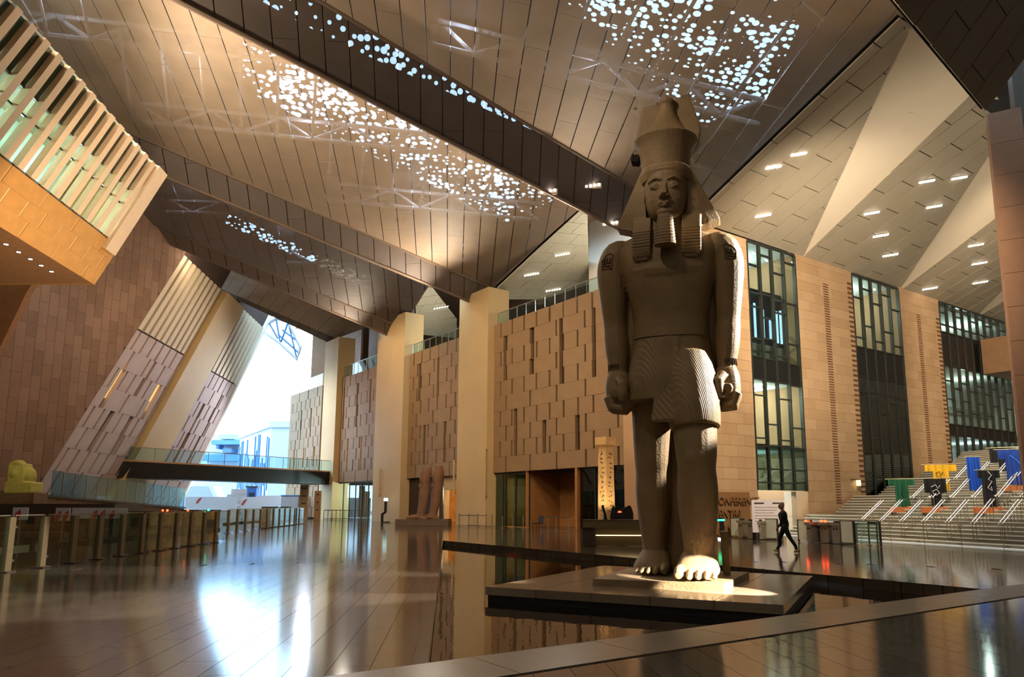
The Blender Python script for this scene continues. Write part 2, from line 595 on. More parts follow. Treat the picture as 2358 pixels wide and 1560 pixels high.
# ---- generic panel field (cladding with open vertical slots)
def panel_field(parent, O, A, B, Nn, a0, a1, b0, b1, pw, ph, th, matl, name='cladding_panel', slot=0.24, talls=(), joint=0.012, phase=0.0, seed=1, lit=()):
    """panels on the plane O + a*A + b*B, staggered, thickness th along -Nn; talls: (a, b_low, b_high, width)"""
    rnd = random.Random(seed)
    cache = {}
    rows = max(1, round((b1 - b0) / ph))
    ph = (b1 - b0) / rows
    for r in range(rows):
        y0, y1 = b0 + r * ph, b0 + (r + 1) * ph
        odd = r % 2
        step = pw if odd else 2 * pw
        xs = [a0]
        x = a0 + phase + (pw * 0.5 if odd else pw)
        while x < a1 - 0.3:
            if x > a0 + 0.3:
                xs.append(x)
            x += step
        xs.append(a1)
        for k in range(len(xs) - 1):
            s0 = xs[k] + (slot / 2 if k else 0)
            s1 = xs[k + 1] - (slot / 2 if k < len(xs) - 2 else 0)
            segs = [(s0, s1)]
            for (ta, tb0, tb1, tw) in talls:
                if tb0 < y1 - ph * .4 and tb1 > y0 + ph * .4:
                    new = []
                    for (p, q) in segs:
                        if ta + tw / 2 <= p or ta - tw / 2 >= q:
                            new.append((p, q))
                            continue
                        if ta - tw / 2 > p + .1:
                            new.append((p, ta - tw / 2))
                        if ta + tw / 2 < q - .1:
                            new.append((ta + tw / 2, q))
                    segs = new
            for (p, q) in segs:
                if q - p < 0.12:
                    continue
                wv, hv = round(q - p, 2), round(ph - joint, 3)
                key = (wv, hv)
                if key not in cache:
                    t = MB().prism([Vector((0, 0, 0)), A * wv, A * wv + B * hv, B * hv], -Nn * th)
                    me = bpy.data.meshes.new(name)
                    me.from_pydata([tuple(v) for v in t.v], [], t.f)
                    me.materials.append(matl)
                    cache[key] = me
                loc = O + A * p + B * (y0 + joint / 2) + Nn * rnd.uniform(-0.02, 0.02)
                link(name, cache[key], parent, Matrix.Translation(loc))
    for (ta, tb0, tb1, tw) in lit:
        MB().prism([O + A * (ta - tw / 2) + B * tb0 - Nn * th * .9, O + A * (ta + tw / 2) + B * tb0 - Nn * th * .9, O + A * (ta + tw / 2) + B * tb1 - Nn * th * .9, O + A * (ta - tw / 2) + B * tb1 - Nn * th * .9], -Nn * .04).build('slot_light', m_slot_glow, parent)
AX, AZ, AY = V3(1, 0, 0), V3(0, 0, 1), V3(0, 1, 0)

# ---- back wall (W1): four clad bays between columns
H0, HT = 4.45, 17.4
wall_back = None
bays = [('wall_back', 1125, 1462), ('wall_back_middle', 918, 1060), ('wall_back_farther', 772, 868), ('wall_back_end', 671, 742)]
BAY = []
for k, (nm, xl, xr) in enumerate(bays):
    s0, s1 = w1(xr, 900)[0], w1(xl, 900)[0]
    mb = MB()
    mb.box((s0, -1.6, H0 if k < 3 else 0), (s1, -0.34, HT))
    if k == 1:
        mb.box((s0 + 4.6, -1.6, 0), (s1, -0.34, H0))
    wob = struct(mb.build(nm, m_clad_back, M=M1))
    BAY.append((wob, s0, s1))
    L = s1 - s0
    talls, lit = [], []
    if k == 0:
        for px, ya, yb in ((1303, 925, 790), (1226, 850, 760)):
            pass
        for px, y0_, y1_ in ((1163, 865, 782), (1226, 858, 760), (1292, 865, 737), (1368, 848, 712)):
            talls.append((w1(px, 800)[0], w1(px, y0_)[1], w1(px, y1_)[1], 0.42))
        for px, y0_, y1_ in ((1187, 1040, 935), (1253, 1040, 980), (1330, 1030, 960)):
            talls.append((w1(px, 1000)[0], w1(px, y0_)[1], w1(px, y1_)[1], 0.5))
    if k == 1:
        for px, y0_, y1_ in ((966, 935, 848), (1008, 905, 835), (938, 1070, 978), (980, 1066, 970), (1026, 1060, 960)):
            talls.append((w1(px, 900)[0], w1(px, y0_)[1], w1(px, y1_)[1], 0.45))
    if k == 2:
        for px, y0_, y1_ in ((793, 980, 905), (823, 975, 895), (853, 960, 885)):
            talls.append((w1(px, 900)[0], w1(px, y0_)[1], w1(px, y1_)[1], 0.42))
        for px, y0_, y1_ in ((800, 1082, 1005), (831, 1080, 1008), (775, 1085, 1010)):
            t_ = (w1(px, 1040)[0], w1(px, y0_)[1], w1(px, y1_)[1], 0.42)
            talls.append(t_); lit.append(t_)
    if k == 3:
        for px, y0_, y1_ in ((694, 1005, 940), (716, 1000, 932)):
            talls.append((w1(px, 960)[0], w1(px, y0_)[1], w1(px, y1_)[1], 0.42))
        for px, y0_, y1_ in ((677, 1085, 1030), (699, 1085, 1026), (722, 1080, 1020)):
            t_ = (w1(px, 1050)[0], w1(px, y0_)[1], w1(px, y1_)[1], 0.4)
            talls.append(t_); lit.append(t_)
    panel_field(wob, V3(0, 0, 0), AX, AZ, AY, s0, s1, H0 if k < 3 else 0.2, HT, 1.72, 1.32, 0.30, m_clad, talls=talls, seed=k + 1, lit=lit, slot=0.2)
# columns in front of the back wall
COLN = []
for k, (xl, xr, ytop, lab) in enumerate([
    (1470, 1530, 560, 'pale yellow square column right behind the colossal statue'),
    (1055, 1122, 676, 'pale yellow column right of the broken pair statue, nearest full column'),
    (866, 928, 735, 'pale yellow column left of the broken pair statue'),
    (745, 775, 785, 'farthest pale yellow column beside the footbridge')]):
    s0, s1 = w1(xr, 900, 0.7)[0], w1(xl, 900, 0.7)[0]
    h = w1((xl + xr) / 2, ytop, 0.7)[1]
    o = MB().box((s0, -1.5, 0), (s1, 0.7, h)).build('column', m_plaster, M=M1, label=lab, cat='column', group='columns along the back wall')
    COLN.append((s0, s1, h))

# ground floor of the first bay: shop glass, stone portal, shop glass
wb, s0, s1 = BAY[0]
def gbay(nm, xl, xr, ytop, matg, depth=0.3, mull=3, h=None):
    a, b = w1(xr, 1150)[0], w1(xl, 1150)[0]
    hh = h or H0
    fr = MB()
    fr.box((a, -depth - .06, hh - .12), (b, -depth + .06, hh))
    o = struct(fr.build(nm, m_mull, M=M1))
    for i in range(mull + 1):
        x = a + (b - a) * i / mull
        MB().box((x - .05, -depth - .06, 0), (x + .05, -depth + .06, hh - .12)).build('mullion', m_mull, o)
        if i < mull:
            MB().box((x + .05, -depth - .01, 0.02), (x + (b - a) / mull - .05, -depth + .01, hh - .12)).build('pane', matg, o)
    return o, a, b
gbay('window_1', 1124, 1212, 0, m_glass_dk)
gbay('window_2', 1324, 1453, 0, m_glass_dk)
gbay('window_3', 772, 858, 0, m_glass, mull=6)
a, b = w1(1324, 1150)[0], w1(1212, 1150)[0]
mb = MB().box((a - .25, -3.5, 0), (a, 0, H0)).box((b, -3.5, 0), (b + .1, -0.02, H0)).box((a, -3.6, 0), (b, -3.4, H0))
struct(mb.build('door_1', mat('timber_portal', lin(176, 120, 66), 0.6, var=0.12, scale=2.0), M=M1))
MB().box((a + .3, -3.39, 0), (a + 2.2, -3.3, H0 - .4)).build('door_leaf', mat('dark_timber', lin(92, 58, 32), 0.6), bpy.data.objects['door_1'])
# rooms behind the ground-floor openings
sA = w1(1462, 1150)[0]; sB = w1(1122, 1150)[0]
mb = MB().box((sA, -9, 0), (sB, -8.8, H0)).box((sA, -9, H0 - .1), (sB, -1.7, H0))
struct(mb.build('wall_shop', mat('dark_shop_wall', lin(66, 62, 54), 0.8), M=M1))
# end bay lobby behind window_3
sA, sB = BAY[2][1], BAY[2][2]
struct(MB().box((sA, -7, 0), (sB, -6.8, H0)).build('wall_lobby', mat('lobby_white', lin(220, 228, 230), 0.7), M=M1))
# cafe opening in the second bay
wb, s0, s1 = BAY[1]
ca, cb = w1(1050, 1150)[0], w1(1003, 1150)[0]
mb = MB().box((s0, -1.6, 0), (ca, -.34, H0)).box((cb, -1.5, 0), (s0 + 4.6, -.33, H0)).box((ca, -1.6, 3.2), (cb, -.33, H0))
struct(mb.build('wall_cafe_front', m_plaster, M=M1))
mb = MB().box((ca - 3, -7, 0), (cb + 6, -6.8, H0)).box((cb + 6, -7, 0), (cb + 6.2, -1.6, H0)).box((ca - 3, -7, H0 - .2), (cb + 6, -1.6, H0))
struct(mb.build('wall_cafe', mat('cafe_amber', lin(226, 160, 70), 0.6, var=0.2, scale=1.5), M=M1))

# terrace on top of the back wall: slab, glass balustrade, brown inner wall, soffits
mb = MB().box((BAY[0][1] - 4, -12, HT - .3), (BAY[3][2], -.34, HT - .02))
struct(mb.build('floor_terrace', mat('terrace_slab', lin(190, 170, 140), 0.8), M=M1))
def balustrade(nm, lab, s0, s1, h, post=1.3, M=M1, d=-0.3, grp=None, hgt=1.1):
    t = thing(nm, lab, 'balustrade', M=M @ Matrix.Translation((s0, d, h)), group=grp)
    L = s1 - s0
    n = max(1, round(L / post))
    for i in range(n):
        MB().box((L * i / n + .02, -.01, 0.02), (L * (i + 1) / n - .02, .01, hgt - .05)).build('pane', m_glass_bl, t)
    for i in range(n + 1):
        MB().box((L * i / n - .02, .015, 0), (L * i / n + .02, .05, hgt - .05)).build('post', m_rail, t)
    MB().box((0, -.03, hgt - .05), (L, .05, hgt)).build('handrail', m_rail, t)
    return t
balustrade('terrace_balustrade', 'glass balustrade on top of the clad wall left of the statue', BAY[0][1], BAY[0][2], HT)
balustrade('terrace_balustrade', 'glass balustrade on top of the clad wall above the pair statue', BAY[1][1] + .4, BAY[1][2], HT)
balustrade('terrace_balustrade', 'glass balustrade on the clad wall by the second farthest column', BAY[2][1], BAY[2][2], HT, hgt=1.5)
struct(MB().box((BAY[3][1], -.5, HT), (BAY[3][2], 0, HT + 1.6)).build('trim_1', m_white, M=M1))
struct(MB().box((BAY[2][1] - .5, -5, HT), (BAY[2][2] + 1, -4.7, HT + 9)).box((BAY[3][1] - 1, -5, HT), (BAY[3][2], -4.7, HT + 9)).build('wall_terrace', m_brown, M=M1))

# ---- roof: pleated facets running from the columns up over the hall
pL1, pL2, pL3, pL4 = [O1 + E1 * w1(*p)[0] + V3(0, 0, 1) * w1(*p)[1] for p in ((1440, 545), (1095, 690), (905, 750), (762, 790))]
def onfold(p, px, py, d=0.0):
    return pl(px, py, p - E1 * d, E1)
l1 = lambda x, dy=0: onfold(pL1, x, 0.517 * (x - 404) + dy)
r2 = lambda x: onfold(pL1, x, 27 + 0.595 * (x - 780), 1.5)
l2 = lambda x, dy=0: onfold(pL2, x, 685 - 0.41 * (1058 - x) + dy)
d2u = lambda x: onfold(pL2, x, 299 + 0.43 * (x - 285), 1.2)
l3 = lambda x, dy=0: onfold(pL3, x, 572 + 0.42 * (x - 416) + dy)
d3u = lambda x: onfold(pL3, x, 499 + 0.42 * (x - 316), 1.2)
l4 = lambda x, dy=0: onfold(pL4, x, 706 + 0.52 * (x - 597) + dy)
d4u = lambda x: onfold(pL4, x, 672 + 0.43 * (x - 523), 1.0)
def pnorm(a, b, c):
    n = (b - a).cross(c - a).normalized()
    return n if n.z < 0 else -n
W1p = lambda x, y: pl(x, y, O1, N1)
PF0 = (r2(735), pnorm(r2(735), r2(1463), at(2091, 56, 30)))
PF1 = (d2u(285), pnorm(d2u(285), d2u(1120), W1p(1340, 480)))
PF3 = (d3u(316), pnorm(d3u(316), d3u(905), W1p(987, 663)))
PF4 = (d4u(523), pnorm(d4u(523), d4u(760), d4u(600) - E1 * 8 + V3(0, 0, 3.0)))
f0 = lambda x, y: pl(x, y, *PF0)
f1 = lambda x, y: pl(x, y, *PF1)
f3 = lambda x, y: pl(x, y, *PF3)
f4 = lambda x, y: pl(x, y, *PF4)
def facet(nm, pts, rdir, sw, sl, matl, th=0.06, gap=0.035, stagger=0.5, cellname='roof_panel', seed=1, back=None, vis=True, sgap=0.02):
    """a planar roof facet cut in strips across rdir; every strip is cut in panels; back = plenum depth"""
    O = pts[0]
    nrm = pnorm(pts[0], pts[1], pts[2])
    X = (rdir - nrm * rdir.dot(nrm)).normalized()
    Y = nrm.cross(X).normalized()
    P2 = [((p - O).dot(X), (p - O).dot(Y)) for p in pts]
    if sum(P2[i][0] * P2[(i + 1) % len(P2)][1] - P2[(i + 1) % len(P2)][0] * P2[i][1] for i in range(len(P2))) < 0:
        P2.reverse()
    hp = []
    for i in range(len(P2)):
        p, q = P2[i], P2[(i + 1) % len(P2)]
        a, b = q[1] - p[1], -(q[0] - p[0])
        hp.append((a, b, a * p[0] + b * p[1]))
    up = -nrm
    mb = MB()
    if back:
        # side curtain and deck of the closed roof space above the panels
        n = len(P2)
        low = [O + X * a + Y * b + up * (th + .02) for a, b in P2]
        hi = [p + up * back for p in low]
        mb.add(low + hi, [(i, (i + 1) % n, n + (i + 1) % n, n + i) for i in range(n)])
        root = struct(mb.build(nm, m_plen, M=Matrix.Translation(O), world=True))
    else:
        low = [O + X * a + Y * b + up * (th + .15) for a, b in P2]
        mb.prism(low, up * .06)
        root = struct(mb.build(nm, m_dark, M=Matrix.Translation(O), world=True))
    xs = [p[0] for p in P2]; ys = [p[1] for p in P2]
    i0, i1 = math.floor(min(xs) / sw), math.ceil(max(xs) / sw)
    j0, j1 = math.floor(min(ys) / sl) - 1, math.ceil(max(ys) / sl) + 1
    far = MB()
    cnt = 0
    rnd = random.Random(seed)
    for i in range(i0, i1):
        off = (i * stagger % 1) * sl
        for j in range(j0, j1):
            cell = [(i * sw + gap / 2, j * sl + off + sgap / 2), ((i + 1) * sw - gap / 2, j * sl + off + sgap / 2), ((i + 1) * sw - gap / 2, (j + 1) * sl + off - sgap / 2), (i * sw + gap / 2, (j + 1) * sl + off - sgap / 2)]
            pc = clip(cell, hp)
            if len(pc) < 3 or area2(pc) < 0.02:
                continue
            p3 = [O + X * a + Y * b for a, b in pc]
            seen = False
            for p in p3:
                qx, qy = proj(p)
                if -40 < qx < 2400 and -40 < qy < 1300:
                    seen = True
            if seen and cnt < 299:
                tl = rnd.uniform(-.006, .006)
                MB().shell([p + up * (tl + .008) for p in p3], up * th).build(cellname, matl, root, world=True)
                cnt += 1
            else:
                far.shell(p3, up * th)
    if far.f:
        far.build('roof_panels_beyond', matl, root, world=True, kind='stuff')
    return root, O, X, Y, up, P2
def deck(root, O, X, Y, up, P2, back, sky_px=None, plane=None, hole=None, th=0.06):
    """closed deck over the roof space, with a pierced strip where sky_px (a convex pixel polygon) lies"""
    lift = up * (back + th + .02)
    if sky_px is None:
        MB().poly([O + X * a + Y * b + lift for a, b in P2]).build('roof_deck', m_plen, root, world=True)
        return
    q = []
    for px, py in sky_px:
        p = pl(px, py, O + lift, up) - O - lift
        q.append((p.dot(X), p.dot(Y)))
    if sum(q[i][0] * q[(i + 1) % len(q)][1] - q[(i + 1) % len(q)][0] * q[i][1] for i in range(len(q))) < 0:
        q.reverse()
    hs = []
    for i in range(len(q)):
        p, r_ = q[i], q[(i + 1) % len(q)]
        a, b = r_[1] - p[1], -(r_[0] - p[0])
        hs.append((a, b, a * p[0] + b * p[1]))
    inside = clip(P2, hs)
    if len(inside) >= 3:
        MB().poly([O + X * a + Y * b + lift for a, b in inside]).build('pierced_skylight', hole, root, world=True)
    rem = P2
    mb = MB()
    for (a, b, c) in hs:
        outp = clip(rem, [(-a, -b, -c)])
        if len(outp) >= 3:
            mb.poly([O + X * x + Y * y + lift for x, y in outp])
        rem = clip(rem, [(a, b, c)])
        if len(rem) < 3:
            break
    if mb.f:
        mb.build('roof_deck', m_plen, root, world=True)
def trusses(root, O, X, Y, up, P2, rows, step, r=0.15, depth=1.6, base=0.5):
    xs = [p[0] for p in P2]; ys = [p[1] for p in P2]
    hp = []
    for i in range(len(P2)):
        p, q = P2[i], P2[(i + 1) % len(P2)]
        a, b = q[1] - p[1], -(q[0] - p[0])
        hp.append((a, b, a * p[0] + b * p[1] - 0.6 * math.hypot(a, b)))
    ok = lambda x, y: all(a * x + b * y <= c for a, b, c in hp)
    for k in range(rows):
        y = min(ys) + (max(ys) - min(ys)) * (k + .5) / rows
        mb = MB()
        x = min(xs)
        n = 0
        while x < max(xs) - step:
            if ok(x, y) and ok(x + step, y):
                pt = proj(O + X * x + Y * y)
                if -150 < pt[0] < 2500 and -200 < pt[1] < 1200:
                    lo0, lo1 = O + X * x + Y * y + up * base, O + X * (x + step) + Y * y + up * base
                    hi0, hi1 = lo0 + up * depth, lo1 + up * depth
                    mb.tube(lo0, lo1, r, n=5); mb.tube(hi0, hi1, r, n=5)
                    mb.tube(lo0 if n % 2 else hi0, hi1 if n % 2 else lo1, r * .8, n=5)
                    yy = y + (max(ys) - min(ys)) / rows
                    if ok(x, yy):
                        mb.tube(lo0, O + X * (x + step * .5) + Y * yy + up * (base + depth), r * .7, n=5)
                    n += 1
            x += step
        if mb.f:
            mb.build('truss', m_steel, root, world=True)
m_hole = hole_mat('pierced_roof_sheet', lin(60, 52, 46), 2.3, 0.47)
RD = N1.copy()                        # fold lines run along N1 (and up)
def rdir(a, b):
    return (b - a).normalized()
def across(pts, vx=1031):
    """direction across the strips, so that the strips run down the slope towards the far side"""
    n = pnorm(pts[0], pts[1], pts[2])
    a = (vx - PX0) / F_PX
    # ray(vx, y).n = 0  ->  a*nx + (CT - ST*b)*ny + (ST + CT*b)*nz = 0
    b = -(a * n.x + CT * n.y + ST * n.z) / (CT * n.z - ST * n.y)
    d = V3(a, CT - ST * b, ST + CT * b)
    return n.cross(d).normalized()
# F0, the great near facet
dn = (f0(1400, -300) - f0(1400, 0)).normalized()
pF0 = [r2(1600), f0(1700, 440), f0(2096, 50), f0(2130, -60), f0(2130, -60) + dn * 34, r2(-100) + dn * 34, r2(-100)]
B0 = 2.6
g = facet('ceiling', pF0, across(pF0), 1.32, 6.0, m_mesh, gap=.06, back=B0, seed=4)
deck(*g, B0, [(1120, -140), (1700, -200), (1840, 60), (1720, 330), (1600, 300), (1420, 120)], hole=m_hole)
trusses(*g, 7, 2.4)
# D1, the dark band under it
pD1 = [l1(1560), r2(1600), r2(-100), l1(-100)]
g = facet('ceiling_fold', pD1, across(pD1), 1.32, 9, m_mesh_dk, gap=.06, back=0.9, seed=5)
deck(*g, 0.9, [(560, -40), (760, 20), (1480, 452), (1480, 490), (760, 90), (560, 0)], hole=m_hole)
# F1
pF1 = [d2u(1130), W1p(1345, 476), f1(1500, 560 - 60), f1(1500, 541), f1(404, -30), f1(-150, -310), d2u(-150)]
pF1 = [d2u(1130), W1p(1345, 472), f1(-150, -312), d2u(-150)]
g = facet('ceiling_fold_far', pF1, across(pF1), 1.32, 5.0, m_mesh, gap=.06, back=2.4, seed=6)
deck(*g, 2.4, [(560, 60), (800, 170), (1350, 455), (1250, 560), (900, 380), (560, 210)], hole=m_hole)
trusses(*g, 5, 2.4)
struct(MB().prism([f1(1345, 472), f1(-150, -312), l1(-150, 3), l1(1345, 3)], (0, 0.05, 0.1)).build('ceiling_hidden_slope', m_plen))
# D2
pD2 = [l2(1100), d2u(1135), d2u(-100), l2(-100)]
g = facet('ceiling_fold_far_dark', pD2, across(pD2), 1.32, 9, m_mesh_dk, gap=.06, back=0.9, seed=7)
deck(*g, 0.9)
# F3
pF3 = [d3u(925), W1p(992, 650), f3(150, 288), d3u(150)]
g = facet('ceiling_third_slope', pF3, across(pF3), 1.32, 5.0, m_mesh_dk, gap=.06, back=2.0, seed=8)
deck(*g, 2.0, [(520, 488), (850, 640), (850, 668), (520, 516)], hole=m_hole)
trusses(*g, 4, 2.4)
struct(MB().prism([f3(992, 650), f3(150, 288), l2(150, 3), l2(992, 3)], (0, 0.05, 0.1)).build('ceiling_hidden_slope', m_plen))
pD3 = [l3(915), d3u(930), d3u(180), l3(180)]
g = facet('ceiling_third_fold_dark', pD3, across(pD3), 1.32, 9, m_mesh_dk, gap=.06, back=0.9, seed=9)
deck(*g, 0.9)
# F4 + D4
pF4 = [d4u(775), f4(870, 745), f4(300, 500), d4u(300)]
g = facet('ceiling_fourth_slope', pF4, rdir(d4u(500), d4u(760)), 1.32, 2.9, m_mesh, back=1.6, seed=10)
deck(*g, 1.6)
struct(MB().prism([f4(870, 745), f4(300, 500), l3(300, 3), l3(870, 3)], (0, 0.05, 0.1)).build('ceiling_hidden_slope', m_plen))
pD4 = [l4(770), d4u(780), d4u(330), l4(360)]
g = facet('ceiling_fourth_fold_dark', pD4, rdir(d4u(500), d4u(760)), 1.32, 9, m_mesh_dk, gap=.06, back=0.6, seed=11)
deck(*g, 0.6)

for k, (fn, xa, xb) in enumerate(((r2, 1600, -100), (d2u, 1130, -100), (d3u, 925, 180), (l1, 1480, -100), (l2, 1095, -100), (l3, 910, 180))):
    struct(MB().path([fn(xa), fn(xb)], .13, 6).build('trim_%d' % (k + 10), m_ridge))
# ---- right soffit above the tall-window wall: grey panels between white coves
mG = 0.4
nG = E2.cross(N2 + V3(0, 0, mG)).normalized()
PG = pl(1722, 551, O2, N2)
gq = lambda x, y, up=0.0: pl(x, y, PG + V3(0, 0, up), nG)
W2t = lambda x: pl(x, 551 + (x - 1722) * 0.3335, O2, N2)
def gfacet(nm, pix, seed):
    pts = [gq(*p) for p in pix]
    return facet(nm, pts, (gq(1722, 551) - gq(1847, 592)).normalized(), 1.45, 3.1, m_grey_panel, th=0.08, gap=0.07, seed=seed, stagger=0.37, sgap=0.05, cellname='soffit_panel')
gfacet('ceiling_soffit', [(1600, 508), (1722, 549), (1850, 592), (2095, 54), (2070, 40), (1640, 460)], 21)
gfacet('ceiling_soffit_right', [(1850, 592), (2069, 673), (2285, 348), (2290, 270), (2236, 220)], 22)
gfacet('ceiling_soffit_far', [(2071, 672), (2243, 735), (2318, 660), (2325, 480), (2297, 500)], 23)
gfacet('ceiling_soffit_farthest', [(2243, 735), (2330, 768), (2330, 690), (2320, 688)], 24)
for k, tri in enumerate([[(1850, 592), (2093, 50), (2300, 230), (2236, 220)], [(2069, 673), (2281, 345), (2330, 480), (2297, 502)], [(2243, 735), (2317, 660), (2330, 690)]]):
    pts = [gq(*p, up=0.05) for p in tri]
    struct(MB().prism(pts, V3(0, 0, .1)).build('trim_%d' % (k + 2), m_white))
# dark near facet top right and its pillar
T0, T1, T2 = at(2271, 256, 30), at(2047, 0, 24), at(2358, 226, 29)
PT = (T0, pnorm(T0, T1, T2))
tq = lambda x, y: pl(x, y, *PT)
facet('ceiling_near_right', [tq(2271, 256), tq(2047, 0), tq(1900, -168), tq(2480, -168), tq(2600, 130)], (tq(2271, 256) - tq(2047, 0)).normalized(), 1.5, 3.4, m_dark_panel, th=0.08, gap=0.05, seed=31, stagger=0.4, sgap=0.05, cellname='soffit_panel')
# ---- outer shell that closes the hall (never in view, keeps daylight out)
m_shell = mat('shell_wall', lin(150, 118, 90), 0.85, var=0.06)
struct(MB().box((-75, -18.4, 0), (52, -18, 42)).build('wall_near', m_shell))
struct(MB().box((51.6, -18, 0), (52, 110, 42)).build('wall_right', m_shell))
struct(MB().box((-75.4, -18, 0), (-75, 70, 42)).build('wall_left_outer', m_shell))
struct(MB().prism([V3(-33.5, 105, 0), V3(-33.2, 105.4, 0), V3(52, 110.4, 0), V3(52, 110, 0)], (0, 0, 42)).build('wall_far', m_shell))
struct(MB().prism([V3(15, -18, 33), V3(52, -18, 33), V3(52, 70, 33), V3(24, 50, 33)], (0, 0, .2)).build('ceiling_deck_right', m_plen))
pa, pb_, pc_ = O1 + E1 * (BAY[3][2] + 1) - N1 * .4, O1 + E1 * (BAY[0][1] - 9) - N1 * 3, O2 + E2 * 60 - N2 * .4
struct(MB().prism([zz(p, 27.6) for p in (pa, pb_, O2 + E2 * 14, pc_, V3(52, 110, 0), V3(-33, 105, 0))], (0, 0, .2)).build('ceiling_deck_back', m_shell))
struct(MB().prism([V3(-75, -18, 39), V3(-29, -18, 39), V3(-40, 84, 39), V3(-75, 84, 39)], (0, 0, .2)).build('ceiling_deck_left', m_plen))
# ================================================================== LEFT SIDE
DR = V3(0.155, 0.54, 1)
nR = U.cross(DR).normalized()
PR = EYE + (fl(405, 1190) - EYE) * 0.72
def rk(px, py, d=0.0):
    p = pl(px, py, PR + nR * d, nR) - PR - nR * d
    b = p.z
    return (p - DR * b).dot(U), b
def rp_(a, b, d=0.0):
    return PR + U * a + DR * b + nR * d
zbase = -PR.z - 1.0
aA = rk(316, 758)[0]; aC0 = rk(428, 824)[0]; aC1 = rk(476, 852)[0]; aB = rk(545, 888)[0]
bP1 = rk(370, 790)[1]; bT1 = rk(470, 630)[1]; bP2 = rk(510, 870)[1]; bT2 = rk(580, 730)[1]
m_lav = mat('raked_cladding', lin(186, 160, 146), 0.75, var=0.08, scale=0.8, bump=0.15, bscale=14)
mb = MB()
mb.prism([rp_(aA, zbase, -.35), rp_(aC0, zbase, -.35), rp_(aC0, bT1 + 6, -.35), rp_(aA, bT1 + 6, -.35)], -nR * 1.0)
mb.prism([rp_(aC1, zbase, -.35), rp_(aB, zbase, -.35), rp_(aB, bT2 + 6, -.35), rp_(aC1, bT2 + 6, -.35)], -nR * 1.0)
wall_left = struct(mb.build('wall_left', m_clad_back, M=Matrix.Translation(PR), world=True))
ZO = V3(0, 0, 0)
def rtall(px, y0_, y1_, w_=.4):
    return (rk(px, (y0_ + y1_) / 2)[0], rk(px, y0_)[1], rk(px, y1_)[1], w_)
def rtall2(x0, y0, x1, y1, w_=.5):
    a0, b0 = rk(x0, y0); a1, b1 = rk(x1, y1)
    return ((a0 + a1) / 2, b0, b1, w_)
litA = [rtall2(247, 918, 292, 838, .7), rtall2(338, 947, 375, 880, .7)]
tallA = litA + [rtall2(215, 1025, 250, 960, .7), rtall2(268, 1025, 298, 972, .7), rtall2(322, 905, 345, 850, .5), rtall2(325, 1010, 340, 980, .6)]
panel_field(wall_left, ZO, U, DR, nR, aA + .1, aC0 - .2, zbase, bP1, 1.75, 1.75, 0.30, m_lav, talls=tallA, slot=0.3, seed=41, lit=litA)
litB = [rtall2(446, 978, 476, 918, .5), rtall2(472, 988, 504, 928, .5)]
tallB = litB + [rtall2(405, 1060, 425, 1010, .6), rtall2(440, 1055, 458, 1005, .6)]
panel_field(wall_left, ZO, U, DR, nR, aC1 + .2, aB, zbase, bP2, 1.75, 1.75, 0.30, m_lav, talls=tallB, slot=0.3, seed=42, lit=litB[:0])
# louvers above the panels
m_louv = mat('louver_stone', lin(206, 184, 150), 0.7, var=0.06)
for (a0, a1, b0, b1, n) in ((aA + .1, aC0 - .2, bP1 + .15, bT1, 9), (aC1 + .2, aB, bP2 + .15, bT2, 8)):
    for i in range(n):
        x0 = a0 + (a1 - a0) * i / n; x1 = x0 + (a1 - a0) / n * 0.62
        MB().prism([rp_(x0, b0), rp_(x1, b0), rp_(x1, b1), rp_(x0, b1)], -nR * .30).build('louver', m_louv, wall_left, world=True)
# raked column between the two fields, proud of the wall
b_top = rk(520, 705)[1]
o = MB().prism([rp_(aC0, zbase, .5), rp_(aC1, zbase, .5), rp_(aC1, bT1, .5), rp_(aC0, bT1, .5)], -nR * 1.8)
o.build('raked_column', m_plaster, M=Matrix.Translation(PR), world=True, label='slanted yellow column between the two raked wall panels on the left', cat='column')
struct(MB().prism([rp_(aB, zbase, .05), rp_(aB + .6, zbase, .05), rp_(aB + .6, bT2 + 3, .05), rp_(aB, bT2 + 3, .05)], -nR * 2.0).build('trim_6', m_white))
m_joint_b = mat('brown_joint', lin(96, 72, 58), .9, var=0)
m_brown_b = [mat('brown_block_%d' % k, lin(*c), .85, var=.10, scale=.8) for k, c in enumerate(((142, 108, 86), (134, 101, 80), (148, 114, 92)))]
# brown stone wall left of the raked wall (vertical, cut along the rake)
aE = rp_(aA, zbase, 0.02)
WD = V3(0.2759, 0.9612, 0)
MBw = frame(aE, WD, V3(-WD.y, WD.x, 0))
struct(MB().prism([V3(-60, 0, 0), V3(0, 0, 0), V3(.5618 * 30, 0, 30), V3(.5618 * 30, 0, 36), V3(-60, 0, 36)], (0, .6, 0)).build('wall_left_brown', m_joint_b, M=MBw))
wlb = bpy.data.objects['wall_left_brown']
cand = []
for i in range(-70, 30):
    for j in range(-1, 20):
        x0, z0 = i * .8, j * 1.9 + (i % 2) * .95
        pc = clip([(x0 + .012, z0 + .012), (x0 + .788, z0 + .012), (x0 + .788, z0 + 1.888), (x0 + .012, z0 + 1.888)], [(1, -.5618, -.03), (0, -1, 0), (0, 1, 35.5)])
        if len(pc) < 3 or area2(pc) < .05:
            continue
        q = proj(MBw @ V3(x0 + .4, 0, z0 + .95))
        cand.append((0 if (-20 < q[0] < 470 and 480 < q[1] < 1140) else 1, abs(q[0] - 200) + abs(q[1] - 850), pc))
cand.sort(key=lambda t: t[:2])
rb_ = random.Random(8)
rest = MB()
